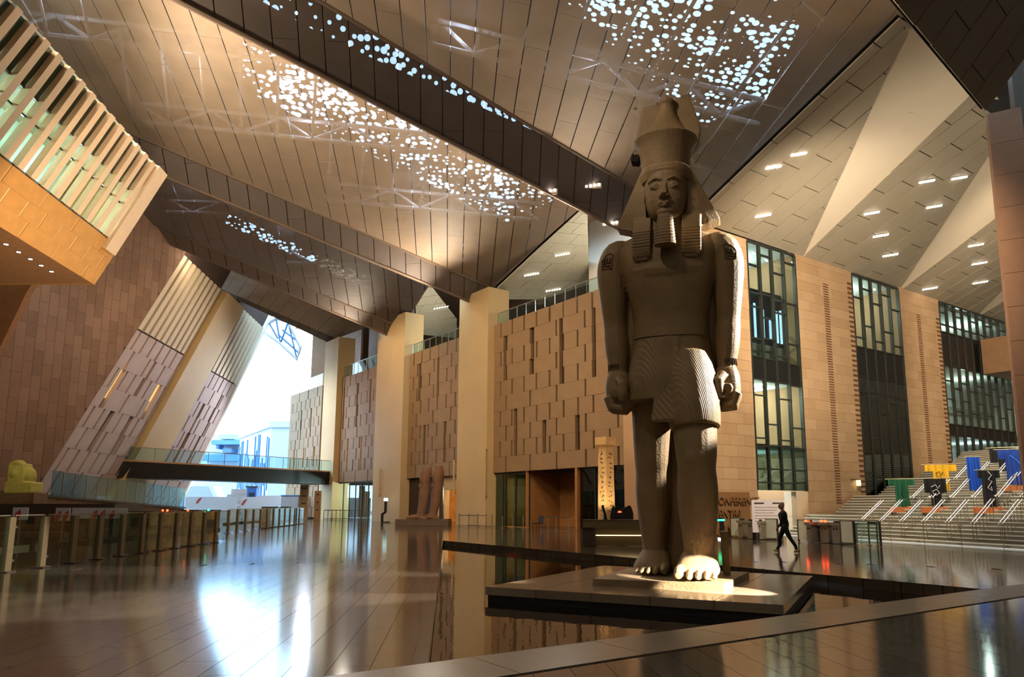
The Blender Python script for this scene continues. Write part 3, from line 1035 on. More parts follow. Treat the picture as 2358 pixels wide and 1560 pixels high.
for k, (vis_, d_, pc) in enumerate(cand):
    dy = -.03 + rb_.uniform(-.008, .008)
    pts = [V3(a, dy, b) for a, b in pc]
    if k < 295 and not vis_:
        MB().prism(pts, (0, -dy, 0)).build('stone_block', m_brown_b[rb_.randrange(3)], wlb)
    else:
        rest.prism(pts, (0, -dy, 0))
rest.build('stone_blocks_beyond', m_brown_b[1], wlb, kind='stuff')

# ---- hanging gallery building, upper left
D2_ = V3(0.365, 0.21, 1)
nL = U.cross(D2_).normalized()
PLb = at(212, 653, 40)
def lb(px, py, d=0.0):
    p = pl(px, py, PLb + nL * d, nL) - PLb - nL * d
    return (p - D2_ * p.z).dot(U), p.z
def lp(a, b, d=0.0):
    return PLb + U * a + D2_ * b + nL * d
aR = max(lb(212, 653)[0], lb(372, 402)[0])
bW = (lb(12, 363)[1] + lb(219, 526)[1]) / 2
tips = [(47.6, 23.8), (80, 63), (112, 95), (141, 132), (168, 163), (193.6, 193.6), (217, 221), (241, 248), (261.5, 272), (282, 295.5), (300.6, 317.6), (319, 338), (336, 358), (353, 377)]
ta = [lb(*p) for p in tips]
bTop = sum(t[1] for t in ta) / len(ta)
stp = (ta[-1][0] - ta[0][0]) / 13
aS = ta[0][0] - stp * 9
mb = MB()
mb.prism([lp(aS, 0, -.25), lp(aR, 0, -.25), lp(aR, bW, -.25), lp(aS, bW, -.25)], V3(-12, 0, 0))
mb.prism([lp(aS, bTop - .15, -.2), lp(aR, bTop - .15, -.2), lp(aR, bTop + .1, -.2), lp(aS, bTop + .1, -.2)], V3(-12, 0, 0))
mb.prism([lp(aS, bW, -4.2), lp(aR, bW, -4.2), lp(aR, bTop, -4.2), lp(aS, bTop, -4.2)], V3(-.2, 0, 0))
wall_gal = struct(mb.build('wall_gallery', mat('gallery_back', lin(196, 210, 200), 0.8), M=Matrix.Translation(PLb), world=True))
m_slotpale = mat('slot_inner_light', lin(236, 196, 140), 0.7, var=0)  # pale colour stands for the light inside the slots
MB().prism([lp(aS, 0.02, -.025), lp(aR - .02, 0.02, -.025), lp(aR - .02, bW - .02, -.025), lp(aS, bW - .02, -.025)], -nL * .02).build('slot_lining', m_slotpale, wall_gal, world=True)
panel_field(wall_gal, ZO, U, D2_, nL, aS, aR, 0, bW - .05, 1.5, (bW) / 3, 0.05, m_orange, slot=0.10, seed=51, phase=.4, joint=.004)
# fins and windows
gal_w = struct(MB().prism([lp(aS, bW - .05, .02), lp(aR - 1.0, bW - .05, .02), lp(aR - 1.0, bW + .03, .02), lp(aS, bW + .03, .02)], -nL * .6).build('window_4', m_mull, M=Matrix.Translation(PLb), world=True))
for i in range(-9, 14):
    a = ta[0][0] + stp * i
    fw = stp * 0.40
    MB().prism([lp(a - fw, bW, .14), lp(a, bW, .14), lp(a, bTop, .14), lp(a - fw, bTop, .14)], -nL * .30).build('fin', m_fin, gal_w, world=True)
    if i < 13:
        g0, g1 = a + .02, a + stp - fw - .02
        sp = [bW + .02, bW + 1.9, bW + 2.75, bTop - .02]
        for k in range(3):
            MB().prism([lp(g0, sp[k] + .03, -.10), lp(g1, sp[k] + .03, -.10), lp(g1, sp[k + 1] - .03, -.10), lp(g0, sp[k + 1] - .03, -.10)], -nL * .02).build('pane', m_glass if k < 2 else m_glass_dk, gal_w, world=True)
        for k in (1, 2):
            MB().prism([lp(g0, sp[k] - .04, -.08), lp(g1, sp[k] - .04, -.08), lp(g1, sp[k] + .04, -.08), lp(g0, sp[k] + .04, -.08)], -nL * .10).build('transom', m_mull, gal_w, world=True)
        p = lp((g0 + g1) / 2, bW + 2.3, -1.2)
        if 0 <= i:
            MB().ball(p, .10, 8, 6).build('gallery_lamp', m_led_w, gal_w, world=True)
MB().prism([lp(ta[-1][0] + .25, bW - .6, .25), lp(aR, bW - .6, .25), lp(aR, bTop + .05, .25), lp(ta[-1][0] + .25, bTop + .05, .25)], -nL * 1.2).build('end_frame', m_fin, gal_w, world=True)
struct(MB().prism([lp(aR, 0, .02), lp(aR + .25, 0, .02), lp(aR + .25, bTop + .1, .02), lp(aR, bTop + .1, .02)], V3(-6, 0, 0)).build('trim_7', m_orange))
# upper dark storey of the gallery (ceiling inside)
struct(MB().prism([lp(aS, bW + 2.85, -.6), lp(aR - 1, bW + 2.85, -.6), lp(aR - 1, bW + 2.85, -4.1), lp(aS, bW + 2.85, -4.1)], V3(0, 0, .1)).build('ceiling_gallery', m_dark_panel))
lamp('gallery_light', 'POINT', lp(ta[6][0], bW + 1.4, -2.2), (0, 0, 0), 380, (0.72, 1.0, 0.92), size=.3)
lamp('gallery_light', 'POINT', lp(ta[0][0], bW + 1.4, -2.2), (0, 0, 0), 380, (0.72, 1.0, 0.92), size=.3)
lamp('gallery_light', 'POINT', lp(ta[11][0], bW + 1.4, -2.2), (0, 0, 0), 380, (0.72, 1.0, 0.92), size=.3)
# soffit under it
zs = PLb.z
q0, q1 = lp(aS, 0), lp(aR, 0)
struct(MB().prism([q0, q1, q1 + V3(-16, 0, 0), q0 + V3(-16, 0, 0)], V3(0, 0, .2)).build('ceiling_gallery_underside', mat('soffit_brown', lin(176, 124, 78), 0.7)))
for k, p in enumerate([(14, 562), (43, 580), (70, 596), (95, 611), (119, 625)]):
    q = fl(p[0], p[1], zs)
    t = thing('soffit_downlight', 'round downlight under the hanging gallery, %s from the left' % ['first', 'second', 'third', 'fourth', 'fifth'][k], 'light', q, group='downlights under the gallery')
    MB().tube((0, 0, -.03), (0, 0, -.01), .10, n=10).build('lens', m_led_w, t)
    MB().tube((0, 0, -.02), (0, 0, -.001), .14, n=12).build('bezel', m_dark, t)
# shadowed wall stub at the left edge
struct(MB().prism([at(-120, 540, 46), at(84, 640, 46), at(62, 672, 46), at(0, 800, 46), at(-120, 1010, 46)], (0, .5, 0)).build('wall_left_stub', mat('stub_stone', lin(140, 96, 56), 0.8)))

# ================================================================== RIGHT WALL (tall windows)
HW2 = 17.75
E_ = [w2(1600, 800)[0]] + [w2(x, 800)[0] for x in (1729.5, 1840.5, 1971, 2077.5, 2169)] + [w2(2400, 800)[0]]
m_joint_w = mat('peach_joint', lin(176, 138, 100), .8, var=0)
m_w2_t = [mat('peach_tile_%d' % k, lin(*c), .7, var=.06, scale=.7) for k, c in enumerate(((206, 168, 126), (200, 162, 120), (210, 173, 132)))]
wall_names = ['wall_right_windows', 'wall_right_middle', 'wall_right_far']
for k in range(3):
    a, b = E_[2 * k], E_[2 * k + 1]
    mb = MB().box((a, 0, 0), (b, 6.0, HW2 + (0.3 if k else 0)))
    o = struct(mb.build(wall_names[k], m_joint_w, M=M2))
    rw_ = random.Random(k + 20)
    nr = 28; rh = (HW2 + (0.3 if k else 0)) / nr
    for r_ in range(nr):
        xs_ = [a]
        x_ = a + 1.3 * (.5 if r_ % 2 else 1.0)
        while x_ < b - .25:
            xs_.append(x_); x_ += 1.3
        xs_.append(b)
        for i_ in range(len(xs_) - 1):
            MB().box((xs_[i_] + .006, -.02 - rw_.uniform(0, .006), r_ * rh + .006), (xs_[i_ + 1] - .006, 0, (r_ + 1) * rh - .006)).build('stone_tile', m_w2_t[rw_.randrange(3)], o)
    # vertical grilles: dark bars painting the shade of recessed slits
    m_slat = mat('slit_shade', lin(120, 82, 52), 0.8, var=0)
    def slats(x0, x1, h0, h1, stepz, nm='grille_slit_shade'):
        t = MB()
        z = h0
        while z < h1:
            t.box((x0, -.045, z), (x1, -.005, z + stepz * .42))
            z += stepz
        t.build(nm, m_slat, o, kind='stuff')
    if k == 1:
        a0, a1 = w2(1897, 700)[0], w2(1908, 700)[0]
        slats(a0, a1, w2(1925, 1160)[1], w2(1902, 655)[1], .17)
        slats(b - .62, b - .02, .5, w2(1965, 655)[1], .34)
    if k == 2:
        a0, a1 = w2(2111, 740)[0], w2(2119, 740)[0]
        slats(a0, a1, w2(2140, 1120)[1], w2(2115, 725)[1], .17)
        slats(b - .62, b - .02, .5, HW2 - 1.6, .34)
    if k == 0:
        slats(w2(1634, 1100)[0], w2(1643, 1100)[0], w2(1640, 1130)[1], w2(1640, 980)[1], .2)
def bay(nm, a, b, ncol, trans, top, bottom, spandrels=(), glassf=None, mw=.05):
    """window bay: trans[c] = list of transom heights of column c"""
    o = MB()
    o.box((a, -.05, top - .12), (b, .12, top))
    o = struct(o.build(nm, m_mull, M=M2))
    wd = (b - a) / ncol
    for i in range(ncol + 1):
        x = a + wd * i
        MB().box((x - mw, -.06, bottom), (x + mw, .18, top - .12)).build('mullion', m_mull, o)
    for c in range(ncol):
        hs = [bottom] + sorted(trans[c % len(trans)]) + [top - .12]
        for j in range(len(hs) - 1):
            x0, x1 = a + wd * c + mw, a + wd * (c + 1) - mw
            if j:
                MB().box((x0, -.04, hs[j] - .035), (x1, .14, hs[j] + .035)).build('transom', m_mull, o)
            mid = (hs[j] + hs[j + 1]) / 2
            g = m_glass_w
            for (s0, s1) in spandrels:
                if s0 < mid < s1:
                    g = m_span
            if g is m_glass_w and glassf:
                g = glassf(mid)
            MB().box((x0, .03, hs[j] + .035 if j else hs[j]), (x1, .05, hs[j + 1] - (.035 if j < len(hs) - 2 else 0))).build('pane', g, o)
    return o
hy = lambda x, y: w2(x, y)[1]
A0, A1 = E_[1], E_[2]
trA = [[hy(1737, y) for y in (1111, 1080, 1027, 1008, 909, 872, 820, 779, 706, 674, 611)],
       [hy(1765, y) for y in (1112, 1080, 1027, 977, 878, 827, 781, 733, 680, 591)],
       [hy(1795, y) for y in (1113, 1082, 1031, 1014, 919, 882, 831, 821, 722, 692, 632)],
       [hy(1825, y) for y in (1114, 1084, 1033, 986, 889, 840, 794, 702, 610)]]
spA = (hy(1765, 876), hy(1765, 829))
bay('window_5', A0, A1, 4, trA, HW2, hy(1740, 1129), [spA], lambda h: m_glass_dk if h < hy(1765, 1027) else m_glass_w)
B0_, B1_ = E_[3], E_[4]
trB = [[hy(1990, y) for y in (1125, 1090, 1040, 951, 915, 903, 780, 690)],
       [hy(2010, y) for y in (1098, 1010, 925, 905, 755, 672)],
       [hy(2032, y) for y in (1130, 1100, 1043, 955, 910, 790, 705)],
       [hy(2052, y) for y in (1100, 1016, 930, 915, 768, 685)],
       [hy(2072, y) for y in (1132, 1047, 964, 920, 800, 718)]]
spB = (hy(2010, 872), hy(2010, 806))
for t in trB:
    t += [spB[0], spB[1]]
bay('window_6', B0_, B1_, 5, trB, HW2, 0.0, [spB], lambda h: m_glass_dk if h < spB[0] else m_glass_w)
C0_, C1_ = E_[5], w2(2318, 800)[0]
nC = 9
trC = [[hy(2250, y) for y in ((1010, 985, 955, 905, 858, 770, 735) if i % 2 else (1010, 985, 930, 890, 858, 770, 745))] for i in range(nC)]
spC = (hy(2250, 850), hy(2250, 786))
spC2 = (hy(2250, 1008), hy(2250, 988))
for t in trC:
    t += [spC[1]]
bay('window_7', C0_, C1_, nC, trC, HW2, 0.0, [spC, spC2])
# rooms behind the windows
def room(nm, a, b, h0, h1, depth, energy, col=(0.92, 1.0, 0.97), wallm=None, strips=0):
    mb = MB().box((a - 1.5, depth, h0), (b + 1.5, depth + .2, h1)).box((a - 1.5, .4, h0 - .2), (b + 1.5, depth, h0)).box((a - 1.5, .4, h1), (b + 1.5, depth, h1 + .2))
    mb.box((a - 1.6, .4, h0), (a - 1.4, depth, h1)).box((b + 1.4, .4, h0), (b + 1.6, depth, h1))
    o = struct(mb.build(nm, wallm or m_room, M=M2))
    rr = random.Random(a)
    # shelves and door frames on the back wall
    n = 4
    for i in range(n):
        x = a + (b - a) * (i + .5) / n
        MB().box((x - .35, depth - .25, h0), (x - .2, depth - .05, h1 - .4)).build('pilaster', m_roomgrey, o)
    MB().box((a - 1.4, depth - .3, h0 + (h1 - h0) * .48), (b + 1.4, depth - .02, h0 + (h1 - h0) * .60)).build('wall_band', m_roomgrey, o)
    for i in range(strips):
        x = a + (b - a) * (i + .4) / strips
        MB().box((x - .06, 1.0, h1 - .10), (x + .06, depth - 1.5, h1 - .03)).build('light_strip', m_led_w, o)
    if energy:
        lamp('room_light', 'POINT', M2 @ V3((a + b) / 2, depth * .5, h1 - .9), (0, 0, 0), energy, col, size=.3)
    return o
room('wall_office_low', A0, A1, hy(1765, 1027), spA[0], 6.0, 480, strips=3)
room('wall_office_high', A0, A1, spA[1], HW2, 6.0, 420, (0.86, 0.98, 1))
room('wall_office_entry', A0, A1, 0.0, hy(1765, 1029), 5.5, 620, (0.85, 0.97, 1.0), mat('dim_wall', lin(196, 210, 202), 0.7))
room('wall_office_mid', B0_, B1_, spB[1], HW2, 6.0, 520, (0.92, 1.0, 0.98))
room('wall_office_dim', B0_, B1_, 0.0, spB[0], 6.0, 40, (0.7, 0.85, 1.0), mat('dim_wall_dark', lin(70, 82, 74), 0.7))
room('wall_office_far', C0_, C1_ + 8, spC[1], HW2, 6.0, 600, (0.92, 1.0, 0.97))
room('wall_office_far_low', C0_, C1_ + 8, spC2[1], spC[0], 6.0, 380, (0.92, 1.0, 0.92))
room('wall_office_far_ground', C0_, C1_ + 8, 0.0, spC2[0], 6.0, 450, (0.75, 0.9, 1.0))
# brown block and terrace beyond the third bay
bk = w2(2250, 860)
struct(MB().box((w2(2250, 800)[0], -2.6, hy(2250, 862)), (w2(2330, 800)[0] + 6, -.3, hy(2250, 785))).build('wall_right_block', mat('block_stone', lin(150, 112, 78), 0.8), M=M2))
balustrade('terrace_balustrade', 'glass balustrade on the brown block under the far right soffit', w2(2250, 800)[0], w2(2330, 800)[0] + 5, hy(2250, 785), M=M2, d=-2.5)

# ---- strip lights in the grey soffit
def strip_light(px, py, lab, plane=gq):
    p = plane(px, py)
    x = (plane(px + 18, py - 3) - plane(px - 18, py + 3))
    L = x.length; x = x.normalized()
    y = nG.cross(x).normalized()
    t = thing('strip_light', lab, 'light', M=frame(p, x, y, x.cross(y)), group='strip lights in the grey soffit')
    sgn = -1 if (t.matrix_basis.to_3x3() @ V3(0, 0, 1)).z > 0 else 1
    MB().box((-L / 2 - .06, -.11, -.01), (L / 2 + .06, .11, .02)).build('housing', m_grey_panel, t)
    for i in range(6):
        MB().ball(((-L / 2 + L * (i + .5) / 6), 0, .045 * sgn), (.085, .085, .05), 8, 5).build('bulb', m_led_w, t)
for px, py, lab in [(1839, 354, 'six-bulb strip light nearest the white cove, upper of two'), (1781, 384, 'six-bulb strip light left of the first white cove'), (1757, 496, 'six-bulb strip light in the soffit just right of the statue head'),
                    (2134, 417, 'six-bulb strip light at the upper left of the second soffit'), (2209, 409, 'six-bulb strip light at the upper right of the second soffit'), (2007, 490, 'leftmost six-bulb strip light of the second soffit'),
                    (2151, 475, 'six-bulb strip light in the middle of the second soffit'), (2028, 542, 'six-bulb strip light low left in the second soffit'), (2050, 587, 'lowest six-bulb strip light of the second soffit'),
                    (2247, 564, 'topmost six-bulb strip light of the third soffit'), (2255, 606, 'middle six-bulb strip light of the third soffit'), (2257, 650, 'right lower six-bulb strip light of the third soffit'), (2141, 664, 'lowest left six-bulb strip light of the third soffit')]:
    strip_light(px, py, lab)
# terrace soffits seen through the gables above the back wall
def gable(nm, pix, seed):
    pts = []
    for (x, y, d) in pix:
        pts.append(pl(x, y, O1 - N1 * d, N1))
    n = pnorm(pts[0], pts[1], pts[2])
    pts = [pts[0], pts[1], pts[2]] + [pl(x, y, pts[0], n) for (x, y, d) in pix[3:]]
    return facet(nm, pts, (pts[1] - pts[0]).normalized(), 1.5, 2.6, mat('pale_soffit_panel', lin(222, 212, 184), 0.6, var=0.05), th=.08, gap=.05, seed=seed, sgap=.04, stagger=.4, cellname='soffit_panel'), pts[0], n
g1_, gp1, gn1 = gable('ceiling_terrace', [(1145, 664, .5), (1352, 470, .5), (1358, 655, 11), (1250, 690, 10), (1130, 690, 1)], 61)
for px, py, lab in [(1295, 586, 'upper strip light in the pale terrace soffit left of the statue'), (1224, 632, 'left strip light in the pale terrace soffit left of the statue'), (1274, 668, 'lowest strip light in the pale terrace soffit left of the statue')]:
    strip_light(px, py, lab, plane=lambda x, y: pl(x, y, gp1, gn1))
g2_, gp2, gn2 = gable('ceiling_terrace_far', [(957, 706, .5), (990, 655, .5), (1052, 735, 8), (1052, 780, 8), (960, 770, 2)], 62)
strip_light(1015, 708, 'strip light in the small pale gable above the pair statue', plane=lambda x, y: pl(x, y, gp2, gn2))
struct(MB().prism([pl(1356, 495, O1 - N1 * 8, N1), pl(1500, 540, O1 - N1 * 8, N1), pl(1500, 680, O1 - N1 * 8, N1), pl(1356, 680, O1 - N1 * 8, N1)], -N1 * .3).build('wall_terrace_white', m_white))
lamp('terrace_light', 'POINT', O1 + E1 * (BAY[0][1] + 5) - N1 * 5 + V3(0, 0, HT + 2.2), (0, 0, 0), 900, COOL, size=.3)
lamp('terrace_light', 'POINT', O1 + E1 * (BAY[1][1] + 5) - N1 * 4 + V3(0, 0, HT + 2.0), (0, 0, 0), 700, COOL, size=.3)
lamp('shop_light', 'POINT', O1 + E1 * (w1(1180, 1150)[0]) - N1 * 4 + V3(0, 0, 3.2), (0, 0, 0), 120, (0.8, 1, 0.9), size=.2)
lamp('cafe_light', 'POINT', O1 + E1 * ((ca + cb) / 2 + 1) - N1 * 4 + V3(0, 0, 3.0), (0, 0, 0), 500, WARM2, size=.2)
lamp('lobby_light', 'POINT', O1 + E1 * ((BAY[2][1] + BAY[2][2]) / 2) - N1 * 3.5 + V3(0, 0, 3.4), (0, 0, 0), 1600, (0.75, 0.92, 1.0), size=.2)

# ================================================================== BRIDGE, OUTSIDE
bl = pl(285, 1092, PR + nR * .3, nR); brr = pl(766, 1100, O1 + N1 * .2, N1)
bx = zz(brr - bl, 0); bL = bx.length; bx = bx.normalized()
Mbr = frame(zz(bl, 0), bx, V3(-bx.y, bx.x, 0))
br = thing('footbridge', 'black footbridge with a glass railing crossing the opening', 'bridge', M=Mbr)
MB().box((-1, 0, 4.25), (bL, 3, 5.75)).build('girder', m_black, br)
MB().box((-1, -.05, 5.75), (bL, 3.05, 5.9)).build('deck_edge', mat('bridge_edge', lin(200, 150, 110), 0.4), br)
for i in range(14):
    x0, x1 = -1 + (bL + 1) * i / 14 + .03, -1 + (bL + 1) * (i + 1) / 14 - .03
    MB().box((x0, 0, 5.92), (x1, .02, 7.1)).build('pane', m_glass_bl, br)
    MB().box((x1 + .01, .0, 5.9), (x1 + .05, .05, 7.1)).build('post', m_rail, br)
MB().box((-1, -.03, 7.1), (bL, .05, 7.16)).build('handrail', m_rail, br)
# ground and buildings outside
m_out = mat('pale_facade', lin(178, 186, 196), 0.8, var=0.08, scale=.15)
m_outb = mat('blue_glazing', lin(70, 120, 170), 0.3, var=0.15, scale=.3)
struct(MB().box((-160, 122, -.5), (80, 330, -.03)).build('floor_outdoors', mat('outdoor_paving', lin(150, 150, 150), 0.9, var=.1, scale=.1)))
def px_box(mbx, x0, x1, y0, y1, Y, dep):
    a, b = at(x0, y1, Y), at(x1, y0, Y)
    return mbx.box((a.x, Y, min(a.z, b.z)), (b.x, Y + dep, max(a.z, b.z)))
bd = thing('outdoor_building', 'pale low building with blue fins seen through the opening, right side', 'building', zz(at(640, 1150, 140), 0))
c0, c1, c2 = at(625, 985, 140), at(680, 985, 140), at(553, 1012, 164)
MB().prism([zz(c0, 0), zz(c1, 0), zz(c1, 0) + V3(0, 24, 0), zz(c2, 0)], (0, 0, c0.z)).build('facade', m_out, bd, world=True)
MB().prism([zz(c0, c0.z) + V3(-.3, -.4, 0), zz(c1, c0.z) + V3(0, -.4, 0), zz(c1, c0.z) + V3(0, 24, 0), zz(c2, c0.z) + V3(-.3, 0, 0)], (0, 0, 1.2)).build('parapet', m_out, bd, world=True)
sd = (zz(c2, 0) - zz(c0, 0)); sn = V3(sd.y, -sd.x, 0).normalized()
if sn.y > 0:
    sn = -sn
rr = random.Random(5)
for i in range(22):
    t = (i + .5 + rr.uniform(-.3, .3)) / 22
    p = zz(c0, 0) + sd * t
    h0 = rr.uniform(.5, 6); h1 = rr.uniform(9, c0.z - .5)
    wd = sd.normalized() * rr.choice((.2, .35, .5))
    MB().prism([p + V3(0, 0, h0), p + wd + V3(0, 0, h0), p + wd + V3(0, 0, h1), p + V3(0, 0, h1)], sn * .25).build('blue_fin', m_outb, bd, world=True)
bd = thing('outdoor_building', 'distant white building with a flat blue roof overhang behind the bridge', 'building', zz(at(520, 1150, 185), 0))
px_box(MB(), 440, 562, 1002, 1182, 190, 12).build('facade', m_out, bd, world=True)
px_box(MB(), 486, 556, 1014, 1024, 184, 7).build('roof_slab', m_outb, bd, world=True)
px_box(MB(), 497, 504, 1024, 1034, 186, 3).build('pillar', m_outb, bd, world=True)
px_box(MB(), 465, 560, 1047, 1062, 186, 4).build('window_band', m_outb, bd, world=True)
px_box(MB(), 512, 530, 1033, 1043, 186, 4).build('window', m_outb, bd, world=True)
px_box(MB(), 505, 538, 1000, 1012, 186, 3).build('roof_box', mat('roof_box_green', lin(150, 190, 190), .7), bd, world=True)
m_hoard = mat('white_hoarding', lin(214, 214, 216), 0.7, var=0.03)
m_red = mat('red_print', lin(196, 74, 60), 0.6, var=0)
def hoarding(x0, x1, y0, lab, Y=99, marks=()):
    a, b = at(x0, 1190, Y), at(x1, 1190, Y)
    t = thing('hoarding_panel', lab, 'hoarding', (a.x, Y, 0), group='white hoarding panels under the bridge')
    h = at(x0, y0, Y).z
    MB().box((0, 0, 0), (b.x - a.x, .12, h)).build('board', m_hoard, t)
    for (mx, my) in marks:
        p = at(mx, my, Y - .02)
        x, z = p.x - a.x, p.z
        MB().prism([(x - .35, 0, z - .35), (x - .1, 0, z - .45), (x + .3, 0, z + .15), (x + .42, 0, z + .45), (x - .05, 0, z + .2)], (0, -.02, 0)).build('red_arrow', m_red, t)
hoarding(424, 543, 1145, 'white hoarding with one red arrow, left under the bridge', marks=[(457, 1153)])
hoarding(553, 592, 1145, 'short white hoarding with a red arrow right of the grey gap', marks=[(561, 1157)])
hoarding(592, 648, 1142, 'plain white hoarding below the pale building corner')
t = thing('site_cabin', 'light grey cabin box beside the brown sign totem', 'cabin', at(665, 1190, 97) * 1.0)
pz = WM[t.name].translation
t.location.z = 0; WM[t.name] = t.matrix_basis = TR((pz.x, pz.y, 0))
MB().box((-1.1, 0, 0), (1.1, 1.6, 2.9)).build('body', mat('cabin_grey', lin(170, 172, 176), .7), t)
MB().box((-1.15, -.05, 2.9), (1.15, 1.65, 3.05)).build('lid', m_outb, t)
for x0, x1, y0, Y, lab in ((688, 707, 1117, 90, 'taller brown cardboard-coloured sign totem by the far column'), (722, 737, 1131, 88, 'shorter brown sign totem touching the far column')):
    a, b = at(x0, 1190, Y), at(x1, 1190, Y)
    t = thing('sign_totem', lab, 'sign', (a.x, Y, 0), group='sign totems')
    h = at(x0, y0, Y).z
    MB().box((0, 0, 0), (b.x - a.x, .3, h)).build('board', mat('kraft_board', lin(176, 134, 92), .8), t)
    for k in range(3):
        MB().box((.25, -.01, h - .5 - k * .9), (b.x - a.x - .25, 0, h - .38 - k * .9)).build('text_line', m_black, t)
t = thing('generator_cabinet', 'blue machine cabinet on the building site under the bridge', 'machine', zz(at(576, 1190, 112), 0))
MB().box((-.7, 0, 0), (.7, 1.2, 4.4)).build('body', mat('blue_paint', lin(50, 90, 150), .5), t)
MB().box((-.4, -.03, 2.6), (.4, 0, 3.6)).build('hatch', m_black, t)
MB().box((-.9, -.1, 4.4), (.9, 1.3, 4.6)).build('lid', m_mull, t)
t = thing('stone_heap', 'stepped heap of brown building stone behind the white hoarding', 'stones', zz(at(536, 1190, 124), 0))
for k in range(5):
    MB().box((-3.2 + k * .5, k * .4, k * .9), (3.0 - k * .15, 4, k * .9 + .86)).build('stone_course', mat('heap_stone', lin(150, 134, 124), .9, var=.2, scale=3), t)
t = thing('site_ramp', 'pale sloping ramp wall on the building site left under the bridge', 'ramp', zz(at(455, 1190, 120), 0))
MB().prism([(-4, 0, 0), (4, 0, 0), (1.5, 0, 4.8), (-1.5, 0, 4.8)], (0, 3, 0)).build('slope', m_out, t)
MB().prism([(1.5, -.2, 4.8), (4, -.2, 0), (4.7, -.2, 0), (2.2, -.2, 4.8)], (0, 3, 0)).build('string_wall', m_hoard, t)

# lamps tucked behind the low folds of the roof
for x in (150, 420, 690, 960, 1230):
    lamp('fold_light', 'POINT', l1(x) + E1 * 1.1 + V3(0, 0, .2), (0, 0, 0), 700, WARM2, size=.25)
for x in (400, 620, 840):
    lamp('fold_light', 'POINT', l2(x) + E1 * 1.1 + V3(0, 0, .2), (0, 0, 0), 500, WARM2, size=.25)
for x in (480, 640):
    lamp('fold_light', 'POINT', l3(x) + E1 * 1.1 + V3(0, 0, .2), (0, 0, 0), 400, WARM2, size=.25)
lamp('fold_light', 'POINT', tq(1990, -70) + V3(-1.2, 0, -1.0), (0, 0, 0), 900, WARM2, size=.25)

# added dark sheet and glowing strips imitating blue reflections in the first bay's glass
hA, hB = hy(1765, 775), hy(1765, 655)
scr = thing('reflection_sheet', 'dark sheet with glowing strips standing in for blue reflections in the upper window right of the statue', 'screen', M=M2 @ Matrix.Translation(((A0 + A1) / 2, 1.1, hA)))
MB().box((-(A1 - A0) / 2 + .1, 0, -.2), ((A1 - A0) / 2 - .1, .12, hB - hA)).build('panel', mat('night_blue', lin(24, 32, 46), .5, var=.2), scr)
m_streak = mat('blue_reflection', lin(170, 210, 255), .5, var=0, emit=(.45, .72, 1, 1), estr=1.6)
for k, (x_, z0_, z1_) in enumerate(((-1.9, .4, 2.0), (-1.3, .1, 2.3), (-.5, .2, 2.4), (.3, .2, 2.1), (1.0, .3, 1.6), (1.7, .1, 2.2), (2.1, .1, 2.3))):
    MB().box((x_ - .09, -.05, z0_), (x_ + .09, 0, z1_)).build('reflection_streak', m_streak, scr)
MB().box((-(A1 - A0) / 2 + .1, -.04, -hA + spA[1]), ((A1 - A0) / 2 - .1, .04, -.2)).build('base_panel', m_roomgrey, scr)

# glazed corner under the roof at the top of the opening
YG = 99
gl_ = struct(MB().path([at(606, 752, YG), at(636, 734, YG), at(664, 742, YG), at(692, 800, YG), at(684, 828, YG), at(646, 792, YG), at(606, 764, YG)], .22, 6).build('window_8', m_hoard))
for (x0, y0, x1, y1) in ((636, 734, 646, 792), (664, 742, 646, 792), (664, 742, 684, 828), (650, 760, 690, 790), (640, 770, 690, 815), (620, 745, 640, 780)):
    MB().tube(at(x0, y0, YG), at(x1, y1, YG), .12, n=5).build('glazing_bar', m_outb, gl_)
MB().prism([at(606, 752, YG), at(636, 734, YG), at(664, 742, YG), at(692, 800, YG), at(684, 828, YG), at(646, 792, YG), at(606, 764, YG)], (0, .04, 0)).build('pane', glass_mat('sky_pane', (.7, .84, .92, 1), .05), gl_)

# white door jamb at the entrance below the first window bay
dx0, dx1 = w2(1846, 1170)[0], w2(1862, 1170)[0]
struct(MB().box((dx0 - .55, .3, 0), (dx0 - .05, .8, hy(1740, 1131))).build('door_2', m_white, M=M2))
# lamp clusters under the dark fold
nD1 = pnorm(l1(1560), r2(1600), r2(-100))
for px, py, lab in [(1364, 427, 'lamp cluster in the dark roof fold left of the statue face, upper'), (1262, 440, 'lamp cluster in the dark roof fold, leftmost of three'), (1405, 514, 'lamp cluster in the dark roof fold beside the statue beard')]:
    p_ = pl(px, py, l1(1560), nD1) + nD1 * .05
    t = thing('lamp_cluster', lab, 'light', p_, group='lamp clusters in the dark fold')
    for i in range(4):
        MB().ball((-.42 + .28 * i, -.02, .05 * i - .08), .09, 8, 6).build('bulb', m_led_w, t)
    MB().box((-.6, .02, -.2), (.6, .1, .2)).build('backplate', m_dark_panel, t)

# added blue fill lamps that show the roof trusses through the mesh
for fn, pts, e in ((f1, ((120, 40), (420, 190), (700, 330), (950, 470)), 230), (f0, ((1050, 120), (1350, 220), (1750, 200)), 200), (f3, ((420, 460), (650, 560)), 160)):
    nn = {f1: PF1, f0: PF0, f3: PF3}[fn][1]
    for q in pts:
        lamp('roof_space_fill', 'POINT', fn(*q) - nn * 1.3, (0, 0, 0), e, (0.55, 0.72, 1.0), size=.2)
